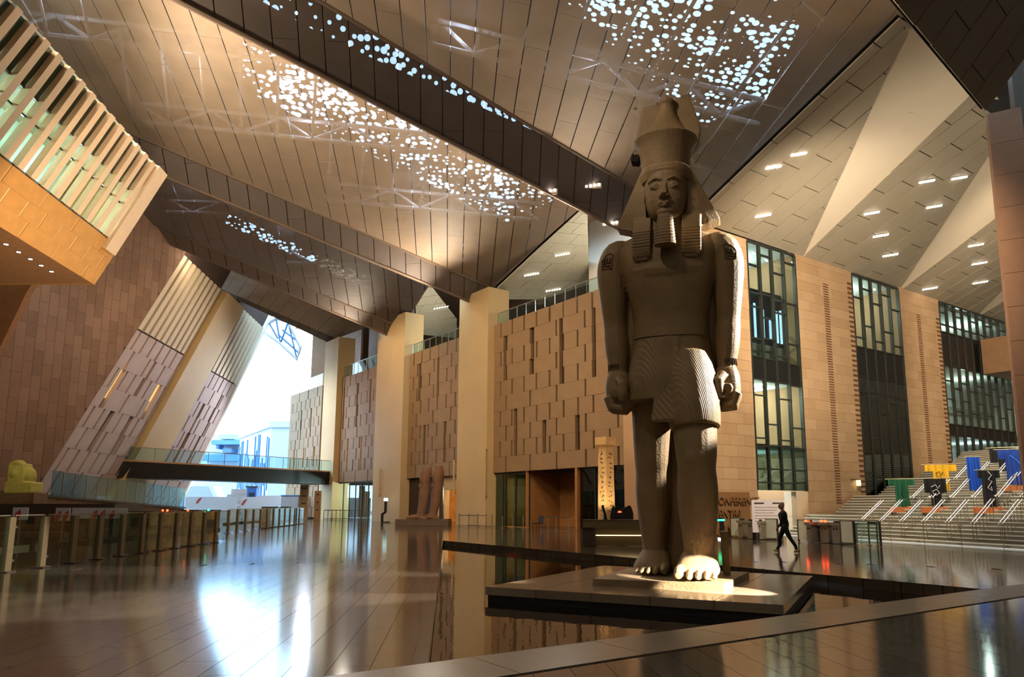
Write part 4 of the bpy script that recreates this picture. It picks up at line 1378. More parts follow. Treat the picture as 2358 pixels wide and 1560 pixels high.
# ================================================================== THE COLOSSUS
m_gran = mat('brown_granite', lin(142, 117, 82), 0.55, var=0.22, scale=1.6, bump=0.35, bscale=22)
m_gran_k = mat('granite_pleats', lin(140, 115, 80), 0.55, var=0.18, scale=1.6)
nt = m_gran_k.node_tree
tcn = [n for n in nt.nodes if n.type == 'TEX_COORD'][0]
wv = N(nt, 'ShaderNodeTexWave'); wv.inputs['Scale'].default_value = 9.0; wv.inputs['Distortion'].default_value = 0.1
wv.bands_direction = 'DIAGONAL'
mp_ = N(nt, 'ShaderNodeMapping'); mp_.inputs['Scale'].default_value = (1, 1.6, 0.03)
nt.links.new(tcn.outputs['Object'], mp_.inputs[0]); nt.links.new(mp_.outputs[0], wv.inputs['Vector'])
bp = N(nt, 'ShaderNodeBump'); bp.inputs['Strength'].default_value = 0.28; bp.inputs['Distance'].default_value = 0.03
nt.links.new(wv.outputs[0], bp.inputs['Height']); nt.links.new(bp.outputs[0], nt.nodes['Principled BSDF'].inputs['Normal'])
def remeshed(mb, name, m, parent, voxel, smooth=4, M=None):
    """fuse overlapping closed pieces of mb into one continuous skin"""
    me = bpy.data.meshes.new(name)
    me.from_pydata([tuple(v) for v in mb.v], [], mb.f)
    o = bpy.data.objects.new(name + '_raw', me)
    COL.objects.link(o)
    r = o.modifiers.new('r', 'REMESH'); r.mode = 'VOXEL'; r.voxel_size = voxel
    if smooth:
        s = o.modifiers.new('s', 'SMOOTH'); s.iterations = smooth; s.factor = 0.5
    dg = bpy.context.evaluated_depsgraph_get()
    new = bpy.data.meshes.new_from_object(o.evaluated_get(dg))
    bpy.data.objects.remove(o)
    new.materials.clear(); new.materials.append(m)
    new.polygons.foreach_set('use_smooth', [True] * len(new.polygons))
    new.name = name
    return link(name, new, parent, M)
def spath(mb, pts, r, n=18):
    rows = smooth_pts([tuple(p) + (q,) for p, q in zip(pts, r)])
    mb.path([p[:3] for p in rows], [p[3] for p in rows], n)
def lrings(rows, n=28, e=2.4):
    if len(rows) > 4:
        rows = smooth_pts(rows, 3)
    return [ring((r[1], r[2], r[0]), r[3], r[4], n, r[5] if len(r) > 5 else e) for r in rows]
def foot(mb, cx, y0, y1, w, zf, side):
    """bare foot from heel y0 to toes y1 on z = zf; side = +1 when the big toe is on the -x side"""
    L = y1 - y0
    prof = [(0.0, .70, .30), (.12, .86, .42), (.3, .86, .46), (.5, .92, .36), (.66, 1.0, .27), (.78, .98, .20), (.83, .90, .16)]
    rs = []
    for t, ww, hh in prof:
        y = y0 + L * t
        rr = []
        for k in range(16):
            a = 2 * math.pi * k / 16
            rr.append(V3(cx + w / 2 * ww * math.cos(a), y, zf + max(0.0, hh * w * 1.55 * (0.5 + 0.5 * math.sin(a)))))
        rs.append(rr)
    mb.loft(rs)
    sg = 1 if L > 0 else -1
    for k in range(5):
        tx = cx + side * (-.39, -.155, .035, .215, .375)[k] * w
        rad = (.105, .072, .068, .066, .064)[k] * w
        yb = y0 + L * (.82, .84, .82, .78, .72)[k]
        ln = (.42, .44, .40, .36, .32)[k] * w
        mb.path([(tx, yb - sg * .12, zf + rad * 2.0), (tx, yb + sg * ln * .35, zf + rad * 1.9), (tx, yb + sg * ln * .7, zf + rad * 1.15), (tx, yb + sg * ln, zf + rad * .95)], [rad * 1.0, rad * 1.02, rad * 1.08, rad * .75], 10)
def fist(mb, cx, cy, cz, s, side):
    """closed fist hanging down, knuckles to the front, four folded fingers and a thumb; side = +1 for the +x arm"""
    mb.loft(lrings([(cz + .42 * s, cx, cy, .20 * s, .19 * s), (cz + .28 * s, cx, cy, .25 * s, .27 * s), (cz + .05 * s, cx, cy, .27 * s, .33 * s), (cz - .18 * s, cx, cy, .25 * s, .33 * s), (cz - .30 * s, cx, cy, .18 * s, .26 * s)], 18, 3.0))
    for k in range(4):
        zk = cy - .25 * s + .16 * k * s
        # fingers run along the palm side (towards the thigh), stacked front to back
        mb.path([(cx + side * .20 * s, zk, cz - .12 * s), (cx + side * .12 * s, zk, cz - .34 * s), (cx - side * .10 * s, zk, cz - .36 * s), (cx - side * .25 * s, zk, cz - .20 * s), (cx - side * .24 * s, zk, cz - .02 * s)], [.10 * s, .105 * s, .10 * s, .095 * s, .075 * s], 8)
    # thumb across the front
    mb.path([(cx - side * .06 * s, cy - .26 * s, cz + .26 * s), (cx - side * .16 * s, cy - .40 * s, cz + .10 * s), (cx - side * .15 * s, cy - .42 * s, cz - .10 * s), (cx - side * .12 * s, cy - .40 * s, cz - .24 * s)], [.10 * s, .11 * s, .10 * s, .075 * s], 9)
# base position
SX, SY, SRZ = 3.02, 17.0, math.radians(-15)
ZP = 0.05                                     # platform top
pf = [fl(1117, 1352, ZP), fl(1805, 1394, ZP), fl(1872, 1327, ZP), fl(1388, 1303, ZP)]
plat = thing('statue_platform', 'low polished stone platform standing in the pool under the colossal statue', 'platform', zz(sum(pf, V3(0, 0, 0)) / 4, -0.237))
mid = sum(pf, V3(0, 0, 0)) / 4
m_plat = mat('platform_stone', lin(140, 120, 96), 0.16, var=0.1, scale=1.0)
MB().prism([zz(mid + (p - mid) * .985, -.09) for p in pf], (0, 0, -.147)).build('plinth', m_pool, plat, world=True)
# slabs of the platform top: a 5 x 3 grid over the quadrilateral
def bil(u, v):
    return (pf[0] * (1 - u) + pf[1] * u) * (1 - v) + (pf[3] * (1 - u) + pf[2] * u) * v
for i in range(5):
    for j in range(3):
        g = .0012
        q = [bil(i / 5 + g, j / 3 + g), bil((i + 1) / 5 - g, j / 3 + g), bil((i + 1) / 5 - g, (j + 1) / 3 - g), bil(i / 5 + g, (j + 1) / 3 - g)]
        MB().prism([zz(p, ZP) for p in q], (0, 0, -.16)).build('top_slab', m_plat, plat, world=True)
MS = TR((SX, SY, ZP), SRZ)
st = thing('colossal_statue', 'colossal standing pharaoh statue of brown granite with a tall double crown, on the pool platform', 'statue', M=MS)
# stone base under the feet (irregular slab, lower towards the back)
MB().prism([(-1.62, -1.62, .14), (1.05, -2.0, .14), (1.55, .9, .14), (-1.3, 1.2, .14)], (0, 0, -.14)).build('base_slab', m_gran, st)
zf = .16
body = MB()
body.loft(lrings([(4.3, 0, .05, .86, .52), (4.9, 0, .05, .95, .56), (5.5, 0, .03, .90, .50), (5.95, 0, .02, .87, .47), (6.45, 0, .0, .95, .51), (6.95, 0, -.02, 1.07, .57), (7.35, 0, -.02, 1.18, .58), (7.66, 0, .0, 1.26, .52), (7.92, 0, .03, 1.16, .42), (8.08, 0, .02, .80, .38), (8.25, 0, -.02, .44, .37), (8.6, 0, -.06, .38, .38)], 32, 2.7))
body.ball((0, -.40, 7.10), (.92, .24, .34))                                  # chest
body.box((-1.26, .06, 4.5), (1.26, .34, 7.4))                                # stone web behind arms
for s in (-1, 1):
    spath(body, [(s * .95, .0, 7.70), (s * 1.20, .0, 7.66), (s * 1.34, .0, 7.36), (s * 1.37, .0, 7.0), (s * 1.35, .02, 6.45), (s * 1.33, .04, 5.95), (s * 1.31, .02, 5.65), (s * 1.28, -.02, 5.25), (s * 1.25, -.06, 4.90), (s * 1.24, -.08, 4.62)],
              [.30, .39, .39, .36, .315, .275, .285, .27, .22, .20], 18)
    fist(body, s * 1.24, -.10, 4.28, 1.12, s)
    body.tube((s * 1.24, -.56, 4.22), (s * 1.24, .30, 4.26), .12, n=14)      # rod held in the fist
# forward leg (viewer's right)
spath(body, [(.42, -.05, 4.9), (.48, -.35, 4.1), (.52, -.58, 3.3), (.54, -.72, 2.72), (.54, -.74, 2.45), (.54, -.70, 2.0), (.54, -.72, 1.5), (.54, -.76, 1.05), (.54, -.76, .70), (.54, -.72, .42)],
          [.52, .52, .48, .44, .41, .44, .42, .36, .325, .33], 20)
body.ball((.54, -1.05, 2.66), (.24, .13, .26))
foot(body, .52, -.36, -1.62, .92, zf, 1)
# rear leg (viewer's left)
spath(body, [(-.44, .1, 4.9), (-.50, .18, 4.0), (-.53, .24, 3.2), (-.54, .26, 2.70), (-.54, .30, 2.4), (-.54, .34, 1.95), (-.53, .32, 1.4), (-.53, .30, 1.0), (-.53, .30, .66), (-.53, .32, .42)],
          [.50, .48, .44, .41, .39, .41, .37, .31, .28, .30], 20)
foot(body, -.54, .62, -.66, .82, zf, -1)
body.box((-.62, .35, zf - .02), (.62, .9, 5.2))                              # stone web behind the legs
body.box((.30, -.55, zf), (.60, .6, 2.2))
# head
hz = 8.93
body.loft(lrings([(8.26, 0, -.36, .13, .12), (8.36, 0, -.34, .27, .28), (8.50, 0, -.26, .40, .43), (8.70, 0, -.20, .475, .52), (8.92, 0, -.16, .505, .565), (9.15, 0, -.14, .515, .58), (9.40, 0, -.13, .51, .57), (9.62, 0, -.10, .46, .52)], 30, 2.25))
for s in (-1, 1):
    body.ball((s * .22, -.52, 8.76), (.17, .14, .16))                       # cheek
    body.path([(s * .07, -.735, 9.20), (s * .22, -.715, 9.255), (s * .40, -.59, 9.20)], [.018, .024, .016], 8)   # brow
    body.ball((s * .215, -.672, 9.06), (.13, .055, .06))                   # eye
    body.path([(s * .09, -.70, 9.045), (s * .21, -.722, 9.105), (s * .33, -.655, 9.06)], .022, 6)   # upper lid
    body.path([(s * .09, -.70, 9.04), (s * .21, -.715, 8.995), (s * .33, -.655, 9.05)], .018, 6)
    body.ball((s * .075, -.775, 8.78), (.06, .06, .045))                     # nostril
    body.ball((s * .545, -.12, 9.02), (.06, .14, .20))                       # ear
    body.path([(s * .57, -.20, 8.86), (s * .60, -.22, 9.0), (s * .60, -.16, 9.16), (s * .58, -.05, 9.20)], .045, 7)
body.loft([[V3(-.05, -.70, 9.20), V3(.05, -.70, 9.20), V3(.04, -.60, 9.20), V3(-.04, -.60, 9.20)], [V3(-.055, -.80, 8.98), V3(.055, -.80, 8.98), V3(.08, -.60, 8.98), V3(-.08, -.60, 8.98)], [V3(-.065, -.865, 8.82), V3(.065, -.865, 8.82), V3(.11, -.60, 8.80), V3(-.11, -.60, 8.80)], [V3(-.05, -.80, 8.755), V3(.05, -.80, 8.755), V3(.09, -.60, 8.74), V3(-.09, -.60, 8.74)]])
body.path([(-.19, -.655, 8.615), (-.07, -.745, 8.64), (0, -.745, 8.625), (.07, -.745, 8.64), (.19, -.655, 8.615)], [.02, .036, .034, .036, .02], 8)
body.path([(-.17, -.655, 8.585), (0, -.745, 8.555), (.17, -.655, 8.585)], [.02, .046, .02], 8)
body.ball((0, -.60, 8.42), (.20, .15, .12))                                  # chin
remeshed(body, 'body', m_gran, st, 0.02, 2)
# kilt
kl = MB()
kl.loft(lrings([(5.66, 0, .0, .83, .53), (5.50, 0, .0, .86, .55), (5.0, 0, -.02, .96, .64), (4.5, 0, -.06, 1.03, .72), (4.02, -.02, -.06, 1.04, .74)], 36, 2.5))
spath(kl, [(.40, -.15, 5.0), (.46, -.36, 4.3), (.51, -.55, 3.7), (.53, -.62, 3.34)], [.52, .60, .585, .55], 22)
kl.prism([(-.16, -.58, 5.45), (.20, -.58, 5.45), (.30, -1.08, 3.50), (-.42, -.86, 3.50)], (0, .35, 0))
remeshed(kl, 'kilt', m_gran_k, st, 0.03, 2)
bt = MB()
bt.loft([ring((0, 0, 5.50), .885, .575, 36, 2.5), ring((0, 0, 5.72), .86, .555, 36, 2.5)])
bt.build('belt', m_gran, st, smooth=False)
# headcloth with lappets
nm = MB()
nm.loft(lrings([(9.30, 0, .06, .62, .60), (9.50, 0, .02, .635, .66), (9.66, 0, .0, .62, .65), (9.74, 0, .02, .54, .56)], 30, 2.3))
for s in (-1, 1):
    nm.prism([(s * .46, -.28, 9.66), (s * .62, -.26, 9.62), (s * .88, -.16, 9.08), (s * 1.24, -.10, 8.36), (s * .98, -.22, 8.24), (s * .44, -.30, 8.06), (s * .50, -.30, 8.9)], (0, .50, 0))
    nm.loft([[V3(s * a, y, z) for a, y in ((.36, yf), (.80, yf + .05), (.80, yf + .30), (.36, yf + .25))] for z, yf in ((8.45, -.36), (8.1, -.50), (7.75, -.62), (7.40, -.66))] + [[V3(s * a, y, 7.30) for a, y in ((.44, -.63), (.70, -.60), (.70, -.40), (.44, -.42))]])
remeshed(nm, 'headcloth', m_gran, st, 0.026, 3)
MB().loft(lrings([(9.32, 0, -.03, .605, .625), (9.50, 0, -.03, .635, .665)], 30, 2.3)).build('brow_band', m_gran, st, smooth=False)
# stripes of the lappets
for s in (-1, 1):
    for k in range(9):
        z = 7.42 + k * .075
        yf = -.675 + max(0, z - 7.75) * .36
        MB().tube((s * .37, yf - .005, z), (s * .79, yf + .035, z), .014, n=5).build('lappet_stripe', m_gran, st)
# beard
bd_ = MB()
bd_.loft([ring((0, -.62, 8.36), .17, .13, 18, 3), ring((0, -.70, 8.1), .19, .145, 18, 3), ring((0, -.78, 7.8), .215, .155, 18, 3), ring((0, -.85, 7.55), .245, .17, 18, 3)])
bdo = bd_.build('beard', m_gran, st, smooth=False)
for k in range(9):
    z = 7.6 + k * .08
    f = (8.36 - z) / .81
    MB().loft([ring((0, -.62 - .23 * f, z), .178 + .075 * f, .138 + .04 * f, 18, 3), ring((0, -.62 - .23 * f, z + .03), .178 + .075 * f, .138 + .04 * f, 18, 3)]).build('beard_ridge', m_gran, bdo)
# double crown: red crown, white cone, two broken plumes
cr = MB()
cr.loft(lrings([(9.58, 0, .02, .585, .58), (9.72, 0, .02, .585, .58), (10.0, 0, .03, .62, .61), (10.3, 0, .03, .68, .66), (10.47, 0, .03, .77, .71), (10.52, 0, .03, .78, .72), (10.54, 0, .03, .70, .66)], 34, 2.1))
cro = remeshed(cr, 'crown', m_gran, st, 0.028, 1)
cn = MB()
cn.loft(lrings([(10.38, 0, .03, .66, .64), (10.56, 0, .04, .64, .61), (10.80, .02, .06, .46, .45), (11.05, .03, .08, .31, .31), (11.30, .04, .10, .215, .215), (11.46, .05, .11, .20, .20), (11.56, .05, .11, .235, .23), (11.64, .05, .11, .20, .20), (11.67, .05, .11, .08, .08)], 28, 2.0))
cn.build('white_cone', m_gran, cro, smooth=True)
pm = MB()
pm.prism([(.22, .12, 10.35), (.62, .12, 10.30), (.82, .12, 10.56), (.86, .12, 10.82), (.66, .12, 11.62), (.62, .12, 11.80), (.40, .12, 11.74), (.18, .12, 11.55)], (0, .42, 0))
pm.prism([(-.22, .12, 10.25), (-.66, .12, 10.10), (-.80, .12, 10.42), (-.72, .12, 10.9), (-.56, .12, 11.55), (-.30, .12, 11.60), (-.10, .12, 11.62)], (0, .42, 0))
remeshed(pm, 'plumes', m_gran, cro, 0.03, 4)
MB().prism([(-.86, -.02, 10.10), (-.68, -.02, 10.06), (-.66, -.02, 10.24), (-.84, -.02, 10.28)], (0, .3, 0)).build('broken_horn', m_dark, cro)
# back pillar
MB().prism([(-.55, .55, 0), (.60, .55, 0), (.60, 1.05, 0), (-.55, 1.05, 0)], (0, 0, 9.3)).build('back_pillar', m_gran, st)
MB().prism([(1.02, -.10, .13), (1.16, -.12, .13), (1.10, .5, .13), (.98, .5, .13)], (-.03, 0, .95)).build('stone_remnant', m_gran, st)
# carved cartouches on the shoulders and wrist signs
m_carve = mat('carved_line', lin(78, 62, 42), .8, var=0)
def carve(parent, pts, r=.014, nm_='carved_sign'):
    MB().path(pts, r, 5).build(nm_, m_carve, parent)
def on_arm(z, ang, s=1):
    ang += .30
    R = .395 if z > 7.2 else .228
    c = V3(s * (1.345 if z < 7.45 else 1.345 - (z - 7.45) * .55), .0, z) if z > 7.2 else V3(s * 1.25, -.06, z)
    return c + V3(math.sin(ang) * R * s, -math.cos(ang) * R, 0)
for s in (1, -1):
    cp = [on_arm(z, a, s) for a, z in ((-.35, 7.25), (-.38, 7.45), (-.28, 7.58), (-.05, 7.62), (.18, 7.58), (.28, 7.45), (.25, 7.25), (-.35, 7.25))]
    car = MB().path(cp, .014, 5).build('cartouche', m_carve, st)
    for a0, z0, a1, z1 in ((-.22, 7.50, -.24, 7.38), (-.22, 7.38, -.10, 7.40), (-.02, 7.52, -.02, 7.38), (.10, 7.50, .14, 7.38), (.14, 7.38, .04, 7.36), (-.25, 7.32, .18, 7.32)):
        carve(car, [on_arm(z0, a0, s), on_arm(z1, a1, s)], .016)
    for k in range(6):
        a = -.5 + .3 * k
        carve(st, [on_arm(4.86, a, s), on_arm(4.95, a + .1, s), on_arm(4.90, a + .2, s), on_arm(4.80, a + .12, s)], .012, 'wrist_sign')
# ================================================================== OBJECTS
ORD = ['first', 'second', 'third', 'fourth', 'fifth', 'sixth', 'seventh', 'eighth', 'ninth', 'tenth', 'eleventh', 'twelfth', 'thirteenth', 'fourteenth', 'fifteenth', 'sixteenth']
RZU = math.atan2(U.y, U.x) - math.pi / 2          # turns local +y onto the hall axis
m_khaki = mat('khaki_metal', lin(128, 112, 82), 0.4, metal=0.35, var=0.08)
m_khaki_d = mat('dark_khaki', lin(70, 60, 46), 0.5, var=0.1)
m_steelb = mat('brushed_steel', lin(178, 166, 148), 0.32, metal=0.75, var=0.05)
m_redl = mat('red_led', lin(255, 40, 20), .5, var=0, emit=(1, .04, .01, 1), estr=9)
m_greenl = mat('green_led', lin(20, 255, 120), .5, var=0, emit=(.02, 1, .35, 1), estr=6)
# ---- glass barrier along the left of the walkway
def barrier(n_, p, rz, lab, grp, L, h=1.46):
    t = thing(n_, lab, 'barrier', p, rz, grp)
    MB().box((-.06, -.13, 0), (.06, .13, h - .06)).build('post', m_khaki, t)
    MB().box((-.16, -.2, 0), (.16, .2, .03)).build('foot_plate', m_khaki_d, t)
    pn = MB().box((-.008, .16, .06), (.008, L - .06, h)).build('glass_pane', m_glass, t)
    MB().box((-.02, .15, h - .03), (.02, L - .05, h)).build('edge_cap', m_steelb, pn)
    MB().box((-.03, .10, h - .35), (.03, .28, h - .29)).build('clamp', m_khaki_d, t)
    MB().box((-.03, .10, .25), (.03, .28, .31)).build('clamp', m_khaki_d, t)
    MB().box((-.35, .1, .42), (-.31, L, .62)).build('kick_rail', m_khaki_d, t)
    return t
f_a, f_b = fl(12, 1319), fl(520, 1246)
n = 11
for i in range(-1, n):
    p = f_a + (f_b - f_a) * (i / n)
    L = (f_b - f_a).length / n
    d = (f_b - f_a)
    barrier('glass_barrier', p, math.atan2(d.y, d.x) - math.pi / 2, 'glass barrier unit on a khaki post, %s from the left edge of the walkway' % ORD[i + 1], 'walkway glass barriers', L)
g_a, g_b = fl(524, 1228), fl(698, 1207)
n = 12
for i in range(n):
    p = g_a + (g_b - g_a) * (i / n)
    d = g_b - g_a
    barrier('glass_barrier', p, math.atan2(d.y, d.x) - math.pi / 2, 'distant glass barrier unit towards the bridge, %s from the near end' % ORD[i], 'distant glass barriers', d.length / n, 1.5)
# white boards with red arrows behind the barrier
for (x0, x1, y0, y1, Y, lab, marks) in ((27, 65, 1169, 1198, 24.5, 'small white arrow board behind the leftmost glass barrier', (40,)), (126, 162, 1170, 1200, 27.5, 'white arrow board behind the second barrier post, left of the long one', (134, 151)), (164, 292, 1170, 1195, 28.5, 'long white arrow board behind the glass barriers', (218, 236, 258))):
    a, b = at(x0, y1, Y), at(x1, y0, Y)
    t = thing('arrow_board', lab, 'sign', (a.x, Y, 0), group='white arrow boards')
    W = b.x - a.x
    MB().box((0, 0, a.z), (W, .04, b.z)).build('board', m_hoard, t)
    for k in ((.1, W - .1) if W > .6 else (W / 2,)):
        MB().tube((k, .05, 0), (k, .05, a.z + .1), .02, n=6).build('leg', m_steelb, t)
    for mx in marks:
        q = at(mx, (y0 + y1) / 2 + 3, Y)
        x, z = q.x - a.x, q.z
        MB().prism([(x - .10, 0, z - .16), (x, 0, z - .20), (x + .12, 0, z + .02), (x + .08, 0, z + .18), (x - .08, 0, z + .04)], (0, -.012, 0)).build('red_arrow', m_red, t)
# ticket scanner cabinets behind the barrier
for px, py, w_, h_, lab, led in ((331, 1240, 1.15, 1.42, 'broad khaki scanner cabinet behind the barrier, left of the red lamps', None), (384, 1236, .55, 1.45, 'dark ticket gate with two red lamps behind the barrier', 'red2'), (441, 1233, .9, 1.45, 'ticket gate with a single red lamp behind the barrier', 'red1'), (488, 1231, .5, 1.45, 'slim ticket gate with a green lamp behind the barrier', 'green'), (648, 1206, 1.4, 1.6, 'far scanner cabinet with a green lamp near the bridge', 'green'), (622, 1210, 1.3, 1.6, 'brown stepped pedestal among the distant barriers', None), (672, 1206, 1.2, 1.5, 'farthest khaki scanner cabinet by the sign totem', None)):
    p = fl(px, py)
    t = thing('ticket_gate', lab, 'ticket gate', p, RZU, group='ticket gates on the left')
    MB().box((-w_ / 2, -.5, .08), (w_ / 2, .5, h_ - .1)).build('body', m_khaki, t)
    MB().box((-w_ / 2 - .04, -.56, h_ - .1), (w_ / 2 + .04, .56, h_)).build('top', m_khaki_d, t)
    MB().box((-w_ / 2 + .05, -.45, 0), (w_ / 2 - .05, .45, .08)).build('plinth', m_khaki_d, t)
    MB().box((-w_ / 2 + .08, -.52, .5), (w_ / 2 - .08, -.5, h_ - .35)).build('front_panel', m_khaki_d, t)
    if led:
        for k in range(2 if led == 'red2' else 1):
            MB().ball((-.12 + .24 * k, -.55, h_ - .02), .07, 8, 6).build('status_lamp', m_greenl if led == 'green' else m_redl, t)
# ---- ramp with blue glass balustrade, far left
m_ramp = mat('ramp_stone', lin(120, 92, 66), .8, var=.15)
ra, rb = at(-30, 1133, 44), at(424, 1172, 66)
rv = V3(rb.x - ra.x, rb.y - ra.y, 0); rl = rv.length; rv = rv.normalized(); rn = V3(-rv.y, rv.x, 0)
ramp = thing('ramp', 'brown stone ramp descending behind the glass barrier on the far left', 'ramp', zz(ra, 0))
MB().prism([zz(ra, 0), zz(rb, 0), rb, ra], rn * 5).build('ramp_body', m_ramp, ramp, world=True)
MB().prism([ra + V3(0, 0, .01), rb + V3(0, 0, .01), rb + V3(0, 0, .12), ra + V3(0, 0, .12)], -rn * .15).build('coping', m_khaki_d, ramp, world=True)
bal = thing('ramp_balustrade', 'pale blue glass balustrade along the ramp below the raked wall', 'balustrade', ra + (rb - ra) * .22)
n = 14
for i in range(n):
    q0 = ra + (rb - ra) * (.24 + .76 * i / n); q1 = ra + (rb - ra) * (.24 + .76 * (i + 1) / n - .004)
    MB().prism([q0 + V3(0, 0, .12), q1 + V3(0, 0, .12), q1 + V3(0, 0, 1.75), q0 + V3(0, 0, 1.75)], rn * .03).build('pane', glass_mat('blue_pane', (.55, .80, .95, 1), .16, .12), bal, world=True)
    MB().prism([q1 + V3(0, 0, .05), q1 + rv * .05 + V3(0, 0, .05), q1 + rv * .05 + V3(0, 0, 1.75), q1 + V3(0, 0, 1.75)], rn * .06).build('post', m_steelb, bal, world=True)
# stepped terrace in front of the ramp
ter = thing('stepped_terrace', 'dark stone steps rising to the ramp behind the barrier on the left edge', 'steps', zz(at(30, 1200, 36), 0))
for k in range(5):
    a0, b0 = at(-60, 1190, 38 + k * .9), at(150 + 28 * k, 1190, 38 + k * .9)
    MB().box((a0.x, 38 + k * .9, 0), (b0.x, 44.5, .36 * (k + 1))).build('step', m_khaki_d, ter, world=True)
# yellow sculpture
t = thing('yellow_sculpture', 'yellow-lit carved stone block sculpture on the raised terrace at the left edge', 'sculpture', at(38, 1136, 42))
m_yel = mat('yellow_stone', lin(188, 174, 84), .7, var=.18, scale=4, bump=.4, bscale=9)
mb = MB()
mb.box((-.72, 0, 0), (.80, 1, .62))
mb.prism([(-.62, 0, .6), (.28, 0, .6), (.22, 0, 1.65), (-.58, 0, 1.75), (-.66, 0, 1.5)], (0, .8, 0))
mb.ball((.36, .4, .95), (.34, .36, .52)); mb.ball((-.30, .1, 1.1), (.25, .22, .28)); mb.ball((-.2, .2, 1.72), (.34, .3, .16))
remeshed(mb, 'carved_block', m_yel, t, .045, 3)
MB().box((-.9, -.1, -2.2), (1.05, 1.1, 0)).build('plinth', m_ramp, t)
lamp('sculpture_light', 'SPOT', WM[t.name].translation + V3(.6, -2.5, 2.6), WM[t.name].translation + V3(0, 0, .8), 70, (1, .95, .6), 50, .05)

# ---- Z-shaped lit sign stand
p = fl(889, 1204)
t = thing('sign_stand', 'black bent sign stand with a glowing head, left of the broken pair statue', 'sign', p)
MB().prism([(-.55, 0, 0), (.35, 0, 0), (.35, 0, .10), (-.55, 0, .10)], (0, .3, 0)).build('base', m_black, t)
MB().prism([(-.55, 0, .1), (-.30, 0, .1), (-.30, 0, .75), (0, 0, 1.0), (0, 0, 2.15), (-.24, 0, 2.15), (-.24, 0, 1.1), (-.55, 0, .85)], (0, .15, 0)).build('stem', m_black, t)
MB().box((-.3, -.02, 2.15), (.08, .18, 2.45)).build('head', mat('cyan_glow', lin(190, 240, 240), .5, var=0, emit=(.6, 1, 1, 1), estr=3), t)

# ---- broken pair statue on its plinth
P0 = fl(916, 1212); P1 = fl(1034, 1212)
t = thing('pair_statue', 'broken brown statue of two standing figures cut at the waist, on a low plinth', 'statue', fl(972, 1211))
m_bs = mat('brown_sandstone', lin(140, 100, 72), .75, var=.2, scale=1.2, bump=.4, bscale=8)
MB().box((-2.1, -1.2, 0), (2.4, 1.2, .55)).build('plinth', mat('plinth_stone', lin(112, 88, 68), .7), t)
mb = MB()
for (cx, cy, h, lean) in ((.15, -.35, 5.0, 0), (1.12, .25, 5.15, 0)):
    spath(mb, [(cx - .25, cy, .62), (cx - .20, cy, 1.1), (cx - .06, cy, 1.9), (cx + .02, cy, 2.8), (cx + .08, cy, 3.4), (cx + .05, cy, 4.0), (cx + .12, cy, 4.6), (cx + .14, cy, h)], [.40, .36, .40, .44, .42, .48, .46, .36], 14)
    mb.loft([ring((cx - .1, cy, .55), .5, .4, 14), ring((cx - .3, cy, .7), .6, .4, 14), ring((cx - .35, cy, .95), .35, .34, 14)])
    mb.path([(cx - .1, cy, .72), (cx - .9, cy, .70), (cx - 1.45, cy, .66)], [.30, .24, .12], 10)
    mb.ball((cx - .28, cy, 3.35), (.2, .3, .28))
remeshed(mb, 'figures', m_bs, t, .05, 2)
MB().prism([(1.42, .2, .55), (1.75, .2, .55), (1.66, .2, 4.75), (1.42, .2, 5.0)], (0, .6, 0)).build('back_slab', m_khaki_d, t)

# ---- inscribed column with capital block
cb_ = at(1397, 1205, 41)
t = thing('inscribed_column', 'lit inscribed stone column with a square block capital behind the information desk', 'column', (cb_.x, 41, 0), math.radians(42))
m_sand = mat('lit_sandstone', lin(214, 170, 112), .8, var=.14, scale=2.5, bump=.5, bscale=10)
hC = at(1397, 1008, 41).z
sh = MB().loft([[V3(sx * w_, sy * w_, z) for sx, sy in ((-1, -1), (1, -1), (1, 1), (-1, 1))] for z, w_ in ((0, .345), (hC - 1.2, .30), (hC - .42, .255))]).build('shaft', m_sand, t)
MB().box((-.42, -.42, hC - .42), (.42, .42, hC)).build('capital', m_sand, t)
MB().box((-.75, -.75, 0), (.75, .75, .35)).build('base', m_khaki, t)
rr = random.Random(9)
for face in (0, 1):
    for k in range(15):
        z = .9 + k * .26
        for q in range(2):
            x0 = rr.uniform(-.20, .08); dx = rr.uniform(.05, .14); dz = rr.uniform(-.09, .09)
            a, b = (x0, z), (x0 + dx, z + dz)
            if face == 0:
                pp = [V3(a[0], -.35 + .0115 * a[1], a[1]), V3(b[0], -.35 + .0115 * b[1], b[1])]
            else:
                pp = [V3(-.35 + .0115 * a[1], a[0], a[1]), V3(-.35 + .0115 * b[1], b[0], b[1])]
            MB().tube(pp[0], pp[1], .022, n=5).build('glyph', m_clad_back, sh)
for dx, dy in ((-1.6, -1.4), (1.0, -2.0)):
    lamp('column_uplight', 'SPOT', (cb_.x + dx, 41 + dy, .4), (cb_.x, 41, 4.0), 420, (1, .8, .5), 60, .05)

